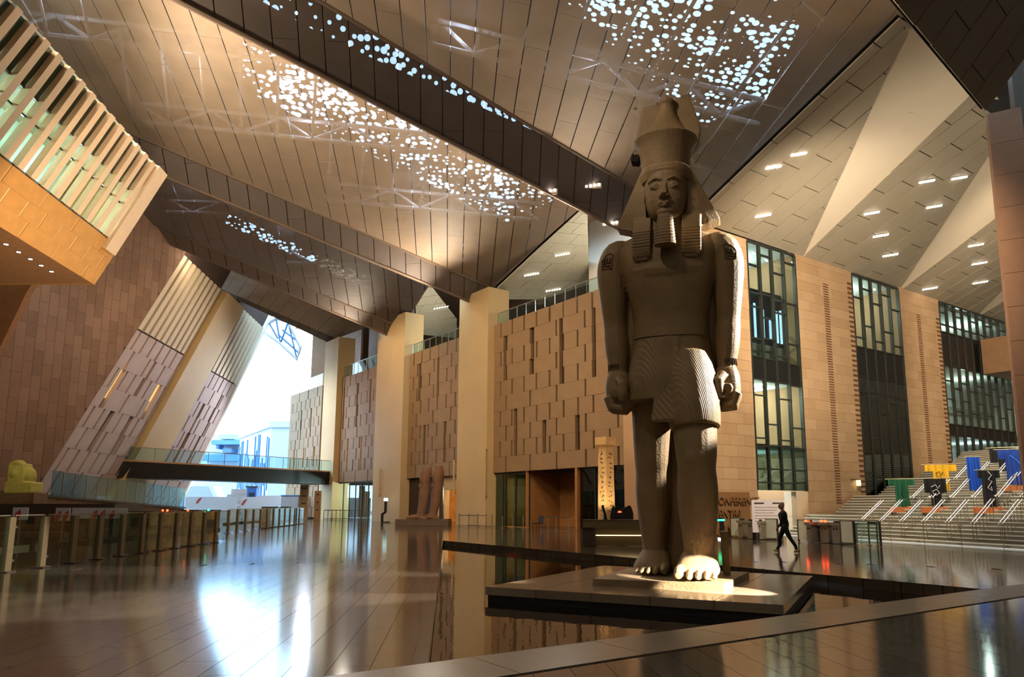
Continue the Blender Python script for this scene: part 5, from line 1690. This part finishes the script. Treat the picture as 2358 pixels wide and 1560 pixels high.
# ---- information desk with its clutter
d0 = fl(1342, 1259); dL = 3.4
t = thing('information_desk', 'khaki information desk with a lit strip at the far edge of the pool', 'desk', d0, math.radians(-6))
MB().box((0, 0, .78), (3.6, 1.0, 1.06)).build('counter_top', m_khaki, t)
MB().box((.0, .1, 0), (.5, .9, .78)).build('pedestal', m_khaki_d, t)
MB().box((3.0, .1, 0), (3.5, .9, .78)).build('pedestal', m_khaki_d, t)
MB().box((.5, .45, .0), (3.0, .55, .78)).build('modesty_panel', m_khaki, t)
MB().box((.55, .02, .44), (2.95, .06, .48)).build('light_strip', mat('desk_strip', lin(255, 220, 160), .5, var=0, emit=(1, .7, .35, 1), estr=2.2), t)
MB().box((-.02, -.02, 1.06), (3.65, 1.05, 1.10)).build('rim', m_khaki_d, t)
for px, y0, y1, lab, kind in ((1391, 1170, 1204, 'slim black curved desk lamp on the information desk', 'horn'), (1412, 1172, 1204, 'black pointed monitor back on the information desk', 'mon')):
    q = at(px, 1204, 32.5)
    t = thing('desk_monitor' if kind == 'mon' else 'desk_lamp', lab, 'monitor' if kind == 'mon' else 'lamp', (q.x, 32.5, 1.10))
    if kind == 'mon':
        MB().prism([(-.14, 0, .06), (.2, 0, .06), (.12, 0, .45), (.02, 0, .62), (-.06, 0, .45)], (0, .06, 0)).build('screen', m_black, t)
        MB().box((-.12, -.1, 0), (.16, .12, .06)).build('foot', m_black, t)
        MB().box((.22, -.02, .30), (.36, 0, .36)).build('red_lamp', m_redl, t)
    else:
        MB().path([(.06, 0, 0), (.04, 0, .25), (-.04, 0, .5), (-.06, 0, .62)], [.08, .06, .055, .05], 8).build('stem', m_black, t)
        MB().tube((.05, 0, 0), (.05, 0, .03), .11, n=12).build('foot', m_black, t)
q = fl(1438, 1250)
t = thing('office_chair', 'black office chair behind the right end of the information desk', 'chair', (q.x, 35.0, 0))
MB().prism([(-.42, 0, .55), (.42, 0, .55), (.42, 0, 1.35), (.34, 0, 1.62), (.26, 0, 1.72), (-.30, 0, 1.45), (-.42, 0, 1.2)], (0, .12, 0)).build('backrest', m_black, t)
MB().box((-.36, -.5, .45), (.36, .05, .56)).build('seat', m_black, t)
MB().tube((0, -.22, .08), (0, -.22, .46), .05, n=8).build('stem', m_black, t)
MB().box((-.35, -.27, 0), (.35, -.17, .08)).build('foot', m_black, t)
# ---- side chair by the portal
q = fl(1238, 1222)
t = thing('side_chair', 'small black chair beside the timber portal', 'chair', q, math.radians(-60))
for sx in (-.24, .24):
    for sy in (-.24, .24):
        MB().tube((sx, sy, 0), (sx, sy, .46), .022, n=6).build('leg', m_black, t)
MB().box((-.28, -.28, .46), (.28, .28, .52)).build('seat', m_black, t)
MB().box((-.28, .24, .52), (.28, .29, 1.0)).build('backrest', m_black, t)
# ---- stanchions and crowd rails before the back wall
for k, (px, py) in enumerate(((1057, 1213), (1079, 1213), (1100, 1214), (1119, 1215), (1133, 1216), (1157, 1217), (1181, 1217), (1205, 1218), (1249, 1222), (1262, 1222), (1281, 1223), (1311, 1224))):
    t = thing('stanchion', 'thin steel queue post before the back wall, %s from the left' % ORD[k], 'queue post', fl(px, py), group='queue posts before the back wall')
    MB().tube((0, 0, 0), (0, 0, .03), .16, n=12).build('base', m_steelb, t)
    MB().tube((0, 0, .03), (0, 0, .95), .035, n=8).build('post', m_steelb, t)
    MB().tube((0, 0, .95), (0, 0, 1.0), .05, n=8).build('cap', m_black, t)
for k, (a, b) in enumerate(((1057, 1079), (1079, 1100), (1100, 1119), (1249, 1281), (1281, 1311))):
    A, B = fl(a, 1213 if k < 3 else 1222), fl(b, 1214 if k < 3 else 1223)
    t = thing('queue_rail', ['queue rail left of the dark shop window, left piece', 'queue rail left of the dark shop window, middle piece', 'queue rail left of the dark shop window, right piece', 'queue rail beside the small black chair, left piece', 'queue rail beside the small black chair, right piece'][k], 'rail', A, group='queue rails')
    MB().tube(zz(A, .90) + (B - A).normalized() * .05, zz(B, .90) - (B - A).normalized() * .05, .03, n=6).build('top_bar', m_khaki_d, t, world=True)
    MB().tube(zz(A, .10) + (B - A).normalized() * .05, zz(B, .10) - (B - A).normalized() * .05, .02, n=6).build('bottom_bar', m_khaki_d, t, world=True)
# distant fence before the lobby glass
fa, fb = fl(745, 1198), fl(858, 1198)
t = thing('crowd_fence', 'black crowd fence before the bright lobby glass beside the far column', 'fence', fa)
for i in range(13):
    q = fa + (fb - fa) * (i / 12)
    MB().tube(zz(q, 0), zz(q, 1.15), .035, n=5).build('upright', m_black, t, world=True)
MB().tube(zz(fa, 1.15), zz(fb, 1.15), .04, n=5).build('top_bar', m_black, t, world=True)
MB().tube(zz(fa, .12), zz(fb, .12), .03, n=5).build('bottom_bar', m_black, t, world=True)
# vertical light tubes on the columns
for px, y0, y1, lab in ((1116, 1150, 1033, 'long pale vertical light tube on the column right of the pair statue'), (1044, 1142, 1060, 'pale vertical light tube right of the cafe opening'), (872, 1145, 1080, 'pale vertical light tube on the column left of the pair statue'), (1459, 1140, 995, 'pale vertical light tube behind the statue leg')):
    s_, h0 = w1(px, y0, .85); h1 = w1(px, y1, .85)[1]
    t = thing('wall_light_tube', lab, 'wall light', M=M1 @ Matrix.Translation((s_, .72, h0)), group='vertical light tubes')
    MB().tube((0, .12, 0), (0, .12, h1 - h0), .09, n=8).build('tube', m_plaster, t)
    for z in (.2, h1 - h0 - .2):
        MB().box((-.04, -.12, z), (.04, .10, z + .08)).build('bracket', m_khaki, t)
# ---- lit post by the statue
t = thing('lit_bollard', 'black bollard with a green top and glowing foot right of the statue leg', 'bollard', fl(1663, 1242))
MB().box((-.10, -.08, .06), (.10, .08, .92)).build('post', m_black, t)
MB().box((-.20, -.1, .92), (.14, .1, 1.0)).build('head', m_greenl, t)
MB().tube((0, 0, 0), (0, 0, .06), .22, n=14).build('foot', mat('foot_glow', lin(220, 240, 255), .5, var=0, emit=(.7, .9, 1, 1), estr=3), t)

# ---- turnstiles and glass wings before the stairs
gA, gB = fl(1690, 1239), fl(1962, 1256)
gd = (gB - gA).normalized(); grz = math.atan2(gd.y, gd.x)
def turnstile(px, py, w_, lab, led=None, arms=True):
    t = thing('turnstile', lab, 'turnstile', fl(px, py), grz, 'turnstiles')
    MB().box((-w_ / 2, -.12, .02), (w_ / 2, 1.0, .80)).build('body', m_steelb, t)
    MB().box((-w_ / 2 - .05, -.2, .80), (w_ / 2 + .05, 1.08, .93)).build('lid', m_steelb, t)
    for k in (-1, 1):
        MB().box((k * w_ * .22 - .05, -.13, .62), (k * w_ * .22 + .05, -.115, .68)).build('card_slot', m_black, t)
    MB().ball((w_ / 2 + .06, .35, .72), .08, 8, 6).build('hub', m_black, t)
    if arms:
        MB().tube((w_ / 2 + .06, .35, .72), (w_ / 2 + .36, .30, .28), .022, n=6).build('arm', m_steelb, t)
        MB().tube((w_ / 2 + .06, .35, .72), (w_ / 2 + .50, .35, .74), .022, n=6).build('arm', m_steelb, t)
    if led:
        for k in range(led):
            MB().ball((-.1 + .24 * k, -.16, .99), (.09, .05, .06), 8, 6).build('status_lamp', m_redl, t)
    else:
        MB().box((-.1, -.1, .93), (.1, .1, 1.0)).build('reader', m_black, t)
    MB().box((-w_ / 2 + .03, -.1, 0), (w_ / 2 - .03, .98, .02)).build('foot', m_khaki_d, t)
turnstile(1710, 1240, .36, 'leftmost turnstile, beside the green-topped bollard')
turnstile(1732, 1242, .36, 'second turnstile from the left, with dark readers', arms=True)
turnstile(1752, 1243, .40, 'third turnstile from the left, left of the walking man')
turnstile(1868, 1250, .26, 'slim turnstile with one red lamp right of the walking man', led=1)
turnstile(1904, 1251, .52, 'broad turnstile with two red lamps', led=2)
turnstile(1930, 1253, .40, 'turnstile between the red lamps and the steel end cabinet')
def wing(px0, px1, py, lab, fill, h=1.02):
    A, B = fl(px0, py), fl(px1, py + 2)
    L = (B - A).length
    t = thing('glass_wing', lab, 'barrier', A, grz, 'glass wing panels')
    MB().box((0, -.02, .10), (L, .02, h)).build('panel', fill, t)
    for x in (0, L):
        MB().box((x - .03, -.04, 0), (x + .03, .04, h + .02)).build('post', m_khaki_d, t)
    MB().box((0, -.03, h), (L, .03, h + .03)).build('cap', m_steelb, t)
m_frost = mat('frosted_panel', lin(206, 204, 184), .5, var=.05)
wing(1684, 1704, 1238, 'narrow pale panel left of the turnstiles', m_frost)
wing(1761, 1788, 1243, 'frosted panel left of the walking man', m_frost)
wing(1840, 1862, 1248, 'frosted panel right of the walking man', m_frost)
wing(1938, 1966, 1254, 'last frosted panel before the stairs', m_frost)
wing(1968, 2050, 1256, 'clear glass panel at the foot of the stairs', m_glass_bl)
t = thing('steel_gate', 'small two-legged steel barrier gate in front of the stairs', 'gate', fl(2012, 1257), grz)
for x in (-.22, .22):
    MB().tube((x, 0, 0), (x, 0, .98), .035, n=8).build('leg', m_steelb, t)
    MB().tube((x, 0, 0), (x, 0, .02), .12, n=12).build('foot', m_steelb, t)
MB().box((-.26, -.03, .92), (.26, .03, .99)).build('top_bar', m_black, t)
for z in (.35, .62):
    MB().tube((-.22, 0, z), (.22, 0, z), .02, n=6).build('cross_bar', m_steelb, t)
# ---- notice board and text wall
A, B = at(1733, 1200, 38.2), at(1806, 1152, 38.2)
t = thing('notice_board', 'large pale notice board with lines of small print behind the walking man', 'sign', (A.x, 38.2, 0))
W = B.x - A.x
MB().box((0, 0, .35), (W, .08, B.z)).build('board', mat('pale_pink_board', lin(224, 208, 200), .7, var=.02, emit=(1, .9, .85, 1), estr=.12), t)
for k in (.2, W - .2):
    MB().box((k - .05, 0, 0), (k + .05, .08, .35)).build('leg', m_khaki_d, t)
MB().box((.12, -.01, B.z - .20), (.62, 0, B.z - .13)).build('heading_line', m_khaki_d, t)
MB().box((W - .62, -.01, B.z - .20), (W - .15, 0, B.z - .13)).build('heading_line', m_khaki_d, t)
for k in range(6):
    MB().box((.12, -.01, B.z - .38 - k * .14), (W - .3 - .13 * (k % 3), 0, B.z - .355 - k * .14)).build('text_line', mat('grey_print', lin(176, 160, 150), .7, var=0), t)
s0_, s1_ = w2(1600, 1180)[0], w2(1724, 1180)[0]
t = thing('relief_sign', 'brown stone relief panel with raised lettering on the wall right of the statue legs', 'sign', M=M2 @ Matrix.Translation((s0_, -.12, 0)))
m_rel = mat('relief_stone', lin(150, 108, 66), .8, var=.1)
hR = w2(1690, 1134)[1]
MB().box((0, 0, 0), (s1_ - s0_, .12, hR)).build('panel', m_rel, t)
def text_mesh(txt, size, depth, nm_, m, parent, M, arabic=False):
    c = bpy.data.curves.new(nm_, 'FONT'); c.body = txt; c.size = size; c.extrude = depth; c.resolution_u = 2
    o = bpy.data.objects.new(nm_ + '_raw', c); COL.objects.link(o)
    dg = bpy.context.evaluated_depsgraph_get()
    me = bpy.data.meshes.new_from_object(o.evaluated_get(dg))
    bpy.data.objects.remove(o)
    me.materials.clear(); me.materials.append(m)
    return link(nm_, me, parent, M)
RX = Matrix.Rotation(math.pi / 2, 4, 'X')
m_relL = mat('relief_letter', lin(128, 88, 52), .8, var=.05)
text_mesh('CONFERENCE', .62, .05, 'lettering', m_relL, t, Matrix.Translation((1.25, -.03, hR - .70)) @ RX)
text_mesh('CENTRE', .62, .05, 'lettering', m_relL, t, Matrix.Translation((1.25, -.03, hR - 1.40)) @ RX)
x = 1.3
rr = random.Random(4)
for k in range(9):
    hh = rr.uniform(.35, .8)
    MB().path([(x, -.02, hR - 2.35), (x, -.02, hR - 2.35 + hh), (x + .14, -.02, hR - 2.35 + hh - .05), (x + .16, -.02, hR - 2.3), (x + .34, -.02, hR - 2.34)], .035, 5).build('lettering', m_relL, t)
    x += .38
# wall lamp on the stone between the window bays
sL, hL_ = w2(1970, 1112)
t = thing('wall_lantern', 'small yellow-glowing wall sign lamp on a bracket between the window bays', 'wall light', M=M2 @ Matrix.Translation((sL - .3, -.02, hL_)))
MB().box((-.35, -.25, .15), (.35, 0, .2)).build('bracket', m_khaki_d, t)
MB().box((.05, -.3, -.22), (.4, -.18, .15)).build('glow_box', mat('lantern_glow', lin(240, 220, 140), .5, var=0, emit=(1, .88, .45, 1), estr=1.6), t)

# ================================================================== STAIRS
S0 = fl(1990, 1244)
SW = V3(.295, -.955, 0); SU = E2.copy()
RISE, RUN = .165, .34
m_edge_hl = mat('step_edge_highlight', lin(226, 224, 208), .45, var=0)  # pale strip painting the lit tread edges that even lighting leaves out
m_step = mat('grey_step_stone', lin(130, 126, 112), .45, var=.08, scale=1.5)
m_step_d = mat('dark_step_stone', lin(112, 92, 72), .5, var=.1)
stair = thing('grand_staircase', 'wide grey stone staircase rising to the right behind the turnstiles', 'stairs', S0)
def srow(k):
    """(run, height) of the front edge of step k, a landing after every 12 steps"""
    return k * RUN + (k // 7) * 2.7, (k + 1) * RISE
NST = 35
for k in range(NST):
    r0, h = srow(k)
    r1 = srow(k + 1)[0] + .06
    tl, tr = -9.5, 15.0
    f = S0 + SU * r0
    # stop at the window wall
    dist = (f - O2).dot(N2)
    tl = -(dist - .35) / max(.2, -SW.dot(N2) * -1)
    pts = [f + SW * tl, f + SW * tr, f + SU * (r1 - r0) + SW * tr, f + SU * (r1 - r0) + SW * tl]
    MB().prism([zz(p, h) for p in pts], (0, 0, -h)).build('step', m_step, stair, world=True)
    MB().prism([zz(p, h + .012) for p in (f + SW * tl - SU * .02, f + SW * tr - SU * .02, f + SU * .10 + SW * tr, f + SU * .10 + SW * tl)], (0, 0, -.05)).build('edge_highlight', m_edge_hl, stair, world=True)
    if k % 3 == 0:
        for tt in (1.1, 3.4, 5.7, 8.0):
            q = f + SW * (tt + (k % 4) * .3) - SU * .012
            MB().prism([zz(q, h - .12), zz(q + SW * .22, h - .12), zz(q + SW * .22, h - .05), zz(q, h - .05)], -SU * .01).build('step_light', m_step_d, stair, world=True)
MB().prism([zz(S0 + SW * -9 - SU * .25, .02), zz(S0 + SW * 15 - SU * .25, .02), zz(S0 + SW * 15, .02), zz(S0 + SW * -9, .02)], (0, 0, -.02)).build('light_edge', mat('stair_edge_white', lin(240, 240, 230), .4, var=0, emit=(1, 1, .95, 1), estr=.35), stair, world=True)
# stair top wall
# pillar at the right edge, standing on the stairs
pb = at(2274, 262, 31.5)
q_ = V3(pb.x + .6, pb.y + .8, 0) - S0
run_ = (q_ - SW * q_.dot(SW)).dot(SU) / (1 - SU.dot(SW) ** 2)
kk = max([k for k in range(NST) if srow(k)[0] <= run_] or [0])
zp_ = srow(kk)[1] if run_ > 0 else 0
pil = thing('column', 'tall brown stone pillar at the right edge of the hall', 'column', M=TR((pb.x, pb.y, zp_), -0.5))
nb_ = 12
for i in range(nb_):
    hb_ = (pb.z - zp_) / nb_
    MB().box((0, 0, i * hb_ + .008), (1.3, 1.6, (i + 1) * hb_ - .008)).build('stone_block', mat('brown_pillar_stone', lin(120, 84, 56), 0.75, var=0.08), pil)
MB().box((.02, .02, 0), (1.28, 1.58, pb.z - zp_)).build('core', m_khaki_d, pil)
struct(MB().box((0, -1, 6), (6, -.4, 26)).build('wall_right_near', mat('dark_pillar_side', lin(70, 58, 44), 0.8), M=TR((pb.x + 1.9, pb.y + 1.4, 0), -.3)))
# double handrails with lit tubes
def handrail(tw, k0, k1, lab):
    f0_, f1_ = srow(k0), srow(k1)
    A = zz(S0 + SU * f0_[0] + SW * tw, f0_[1]); B = zz(S0 + SU * f1_[0] + SW * tw, f1_[1])
    t = thing('handrail', lab, 'handrail', A, group='double stair handrails')
    up = V3(0, 0, .85)
    for o_ in (-.09, .09):
        q0, q1 = A + up + SW * o_, B + up + SW * o_
        MB().path([q0 - SU * .15, q0, q1, q1 + SU * .3], .022, 6).build('tube', m_steelb, t, world=True)
        MB().path([q0 - V3(0, 0, .034), q1 - V3(0, 0, .034)], .011, 5).build('led_line', m_rail_led, t, world=True)
    MB().path([A + up - SU * .15 - SW * .09, A + up - SU * .22, A + up - SU * .15 + SW * .09], .026, 6).build('end_loop', m_steelb, t, world=True)
    n = 4
    for i in range(n):
        k = k0 + round((k1 - k0) * (i + .3) / n)
        f = srow(k)
        b = zz(S0 + SU * (f[0] + .12) + SW * tw, f[1])
        hh = A.z + (B.z - A.z) * ((b - A).dot(SU) / max(.1, (B - A).dot(SU))) + .84 - b.z
        for o_ in (-.09, .09):
            MB().tube(b + SW * o_, b + SW * o_ + V3(0, 0, hh), .016, n=5).build('baluster', m_steelb, t, world=True)
m_rail_led = mat('rail_led', lin(255, 255, 255), .5, var=0, emit=(1, .98, .92, 1), estr=3.5)
sp_ = 1.33
for i in range(7):
    handrail(sp_ * i - .1, 0, 6, '%s lit double handrail of the lowest stair flight, counted from the left' % ORD[i])
for i in range(7):
    handrail(sp_ * i - .1, 7, 13, '%s lit double handrail of the second stair flight, counted from the left' % ORD[i])
for i in range(5):
    handrail(sp_ * i - .1, 14, 20, '%s lit double handrail of the third stair flight, counted from the left' % ORD[i])
for k, (x_, y_, z_) in enumerate(((26, 33, 12), (28, 38, 12))):
    lamp('stair_light', 'SPOT', (x_, y_, z_), (x_ + 2, y_ + 3, 1), 1500, (.95, 1, .92), 100, .2)
# long low glass rail across the foot of the stairs
A = S0 - SU * .5 + SW * .2
t = thing('foot_rail', 'long thin horizontal rail across the foot of the grand staircase', 'rail', A)
MB().tube(zz(A, 1.02), zz(A + SW * 12, 1.02), .022, n=6).build('bar', m_steelb, t, world=True)
for i in range(7):
    MB().tube(zz(A + SW * 2 * i, 0), zz(A + SW * 2 * i, 1.02), .014, n=5).build('upright', m_steelb, t, world=True)
# ---- garments on stands standing on the stairs
nS = SW.cross(SU * RUN + V3(0, 0, RISE)).normalized()
def on_stairs(px, py):
    """the tread seen at a pixel"""
    for k in range(NST):
        p = fl(px, py, srow(k)[1]) if abs(srow(k)[1] - EYE.z) > .02 else None
        if p is None or (p - EYE).dot(ray(px, py)) < 0:
            continue
        q = p - S0
        run = (q - SW * q.dot(SW)).dot(SU) / (1 - SU.dot(SW) ** 2)
        if srow(k)[0] - .02 <= run <= srow(k + 1)[0] + .02:
            return zz(p, srow(k)[1])
    d = ray(px, py)
    # eye-level fallback: walk along the ray until it passes under the stair surface
    for i in range(200, 900):
        p = EYE + d * (i * .1 / d.y)
        q = p - S0
        run = (q - SW * q.dot(SW)).dot(SU) / (1 - SU.dot(SW) ** 2)
        for k in range(NST):
            if srow(k)[0] <= run < srow(k + 1)[0] and p.z <= srow(k)[1]:
                return zz(p + SU * .4, srow(k)[1])
    return zz(p, 0)
def robe(px, py, w_, h_, sleeve, body, colm, lab, plinth, marks=(), markm=None, rz=0.0, base_drop=.35, flare=1.0):
    p = on_stairs(px, py)
    t = thing('garment_stand', lab, 'garment', p, grz * .3 + rz, 'garments hung on stands on the stairs')
    if plinth:
        MB().box((-.75, -.3, 0), (.75, .3, .30)).build('plinth', m_oran, t)
    z0 = base_drop
    MB().tube((0, .02, 0), (0, .02, z0 + h_), .03, n=6).build('pole', m_black, t)
    MB().tube((-w_ * .62, .02, z0 + h_ + .02), (w_ * .62, .02, z0 + h_ + .05), .02, n=6).build('crossbar', m_gold, t)
    # T-shaped cloth with gentle folds
    n = 18
    top, bot = [], []
    outline = [(-w_ / 2, h_), (w_ / 2, h_), (w_ / 2, h_ - sleeve), (body / 2, h_ - sleeve - .06), (body / 2 * flare, 0), (-body / 2 * flare, 0), (-body / 2, h_ - sleeve - .06), (-w_ / 2, h_ - sleeve)]
    g = MB()
    cols = 16
    for side, yy in ((0, -.05), (1, .07)):
        pass
    xs = [-w_ / 2 + w_ * i / cols for i in range(cols + 1)]
    for i in range(cols):
        xa, xb = xs[i], xs[i + 1]
        def low(x):
            return 0.0 if abs(x) < body / 2 + .02 else h_ - sleeve
        lo = low((xa + xb) / 2)
        ya, yb = -.04 - .035 * math.sin(i * 1.7), -.04 - .035 * math.sin((i + 1) * 1.7)
        fx = (1 + (flare - 1)) if lo == 0 else 1
        pts = [V3(xa * (flare if lo == 0 else 1), ya * 1.8, z0 + lo), V3(xb * (flare if lo == 0 else 1), yb * 1.8, z0 + lo), V3(xb, yb, z0 + h_), V3(xa, ya, z0 + h_)]
        g.prism(pts, (0, .10, 0))
    cl = g.build('cloth', colm, t)
    for m_ in marks:
        MB().path([V3(a, -.16, z0 + b) for a, b in m_], .022, 5).build('line_print', markm, cl)
m_gold = mat('gilt_rod', lin(214, 190, 130), .35, metal=.6, var=0)
m_oran = mat('orange_plinth', lin(198, 106, 48), .7, var=.05)
mc = lambda n_, r, g, b: mat(n_, lin(r, g, b), .75, var=.15, scale=4)
zig = lambda sx, sz, ox, oz: [[(ox + a * sx, oz + b * sz) for a, b in q] for q in ([(-.3, .2), (0, .35), (.15, .1), (.3, .3)], [(-.25, -.1), (.05, .05), (.25, -.2), (.0, -.35), (-.2, -.2)])]
robe(2072, 1187, 1.35, 1.50, .34, .58, mc('green_cloth', 20, 92, 60), 'dark green T-shaped garment on a stand, lowest left on the stairs', True, [[(0, 1.2), (.05, .9), (-.04, .7), (.06, .45)]], m_black)
robe(2150, 1187, 1.05, 1.45, .75, .52, mc('black_cloth', 22, 18, 16), 'black garment with white zigzag lines on a stand beside the green one', True, zig(.7, .8, 0, .85), m_hoard)
robe(2276, 1188, .95, 1.75, .38, .50, mc('black_cloth_slim', 20, 20, 26), 'slim black garment with a white line drawing on the right half of the stairs', True, [[(-.05, 1.7), (.1, 1.5), (-.05, 1.3), (.1, 1.2), (-.1, .9), (.08, .75), (.05, .95)]], m_hoard)
robe(2163, 1150, 1.55, 1.45, .36, .70, mc('yellow_cloth', 226, 172, 20), 'bright yellow T-shaped garment with black lines high on the stairs', False, zig(.6, .8, -.1, .8), m_black)
robe(2240, 1148, .62, 1.75, 1.6, .5, mc('blue_cloth', 24, 84, 190), 'narrow bright blue garment in the middle of the upper stairs', False, flare=1.1)
robe(2340, 1136, 1.7, 1.9, .5, 1.1, mc('cobalt_cloth', 20, 60, 150), 'large cobalt blue and black garment at the right edge of the stairs', True, [[(-.3, 1.6), (0, 1.3), (.3, .9), (.4, .5)]], mc('pale_blue_line', 60, 130, 220), flare=.9)
robe(2308, 1105, 1.35, 1.35, .85, .45, mc('black_cloth_top', 16, 14, 14), 'black garment with a pale ring motif, topmost on the stairs', False, [[(.2, 1.25), (.05, 1.05), (.15, .75), (.35, .7), (.45, .95), (.35, 1.2), (.2, 1.25)]], mc('cream_line', 200, 190, 150))

# ================================================================== WALKING MAN
pm_ = fl(1808, 1273)
man = thing('person', 'bald man in black top and trousers walking left past the turnstiles', 'person', pm_, math.radians(-112))
# local: walks towards -y, z up
m_cloth = mat('black_clothing', lin(16, 16, 18), .8, var=.1)
m_skin = mat('skin', lin(168, 120, 92), .6, var=.05)
m_shoe = mat('tan_shoe', lin(150, 126, 92), .6, var=.1)
b_ = MB()
spath(b_, [(0, .02, .92), (0, .02, 1.02), (0, 0, 1.18), (0, -.02, 1.34), (0, -.02, 1.44), (0, -.03, 1.50)], [.155, .15, .15, .165, .14, .08], 14)
b_.ball((0, -.01, 1.36), (.215, .13, .14)); b_.ball((0, .03, .96), (.18, .14, .14))
for s, fwd in ((-1, -1), (1, 1)):
    spath(b_, [(s * .09, .02, .95), (s * .10, .02 + fwd * .10, .72), (s * .10, .02 + fwd * .20, .50), (s * .10, .04 + fwd * .27 + .05, .28), (s * .10, .06 + fwd * .36, .10)], [.105, .095, .072, .062, .05], 12)
    spath(b_, [(s * .19, -.01, 1.42), (s * .245, .0 - fwd * .06, 1.22), (s * .26, .02 - fwd * .10, 1.06), (s * .25, -.04 - fwd * .16, .90)], [.068, .056, .048, .036], 10)
body_m = remeshed(b_, 'body', m_cloth, man, .016, 3)
h_ = MB()
h_.loft(lrings([(1.50, 0, -.02, .055, .06), (1.56, 0, -.03, .058, .065), (1.60, 0, -.06, .068, .085), (1.68, 0, -.05, .078, .10), (1.76, 0, -.04, .076, .098), (1.81, 0, -.03, .05, .07), (1.825, 0, -.03, .02, .03)], 16, 2.1))
h_.ball((0, -.155, 1.67), (.016, .022, .022)); h_.ball((.08, -.03, 1.67), (.014, .03, .04)); h_.ball((-.08, -.03, 1.67), (.014, .03, .04))
h_.ball((0, -.13, 1.61), (.035, .03, .025))
remeshed(h_, 'head', m_skin, man, .010, 2)
MB().path([(-.08, -.06, 1.70), (-.07, -.15, 1.70), (0, -.16, 1.70), (.07, -.15, 1.70), (.08, -.06, 1.70)], .008, 5).build('glasses', m_black, man)
for s, fwd in ((-1, -1), (1, 1)):
    hd = MB()
    o = V3(s * .25, -.05 - fwd * .17, .86)
    hd.ball(o, (.022, .04, .05))
    for k in range(4):
        hd.path([o + V3(0, -.03 + .02 * k, -.03), o + V3(-s * .01, -.03 + .02 * k, -.075), o + V3(-s * .02, -.03 + .02 * k, -.10 + .006 * abs(k - 1.5))], [.010, .009, .007], 6)
    hd.path([o + V3(-s * .012, -.035, .01), o + V3(-s * .03, -.05, -.03)], [.010, .008], 6)
    hd.build('hand', m_skin, man, smooth=True)
    sh_ = MB()
    y = .06 + fwd * .36
    if fwd < 0:
        sh_.loft([ring((s * .10, y + .04, .02), .04, .06, 10), ring((s * .10, y - .02, .05), .05, .13, 10), ring((s * .10, y + .02, .10), .045, .07, 10)])
    else:
        sh_.loft([ring((s * .10, y - .03, .01), .045, .08, 10), ring((s * .10, y, .05), .05, .12, 10), ring((s * .10, y + .03, .13), .045, .06, 10)])
    sh_.build('shoe', m_shoe, man, smooth=True)
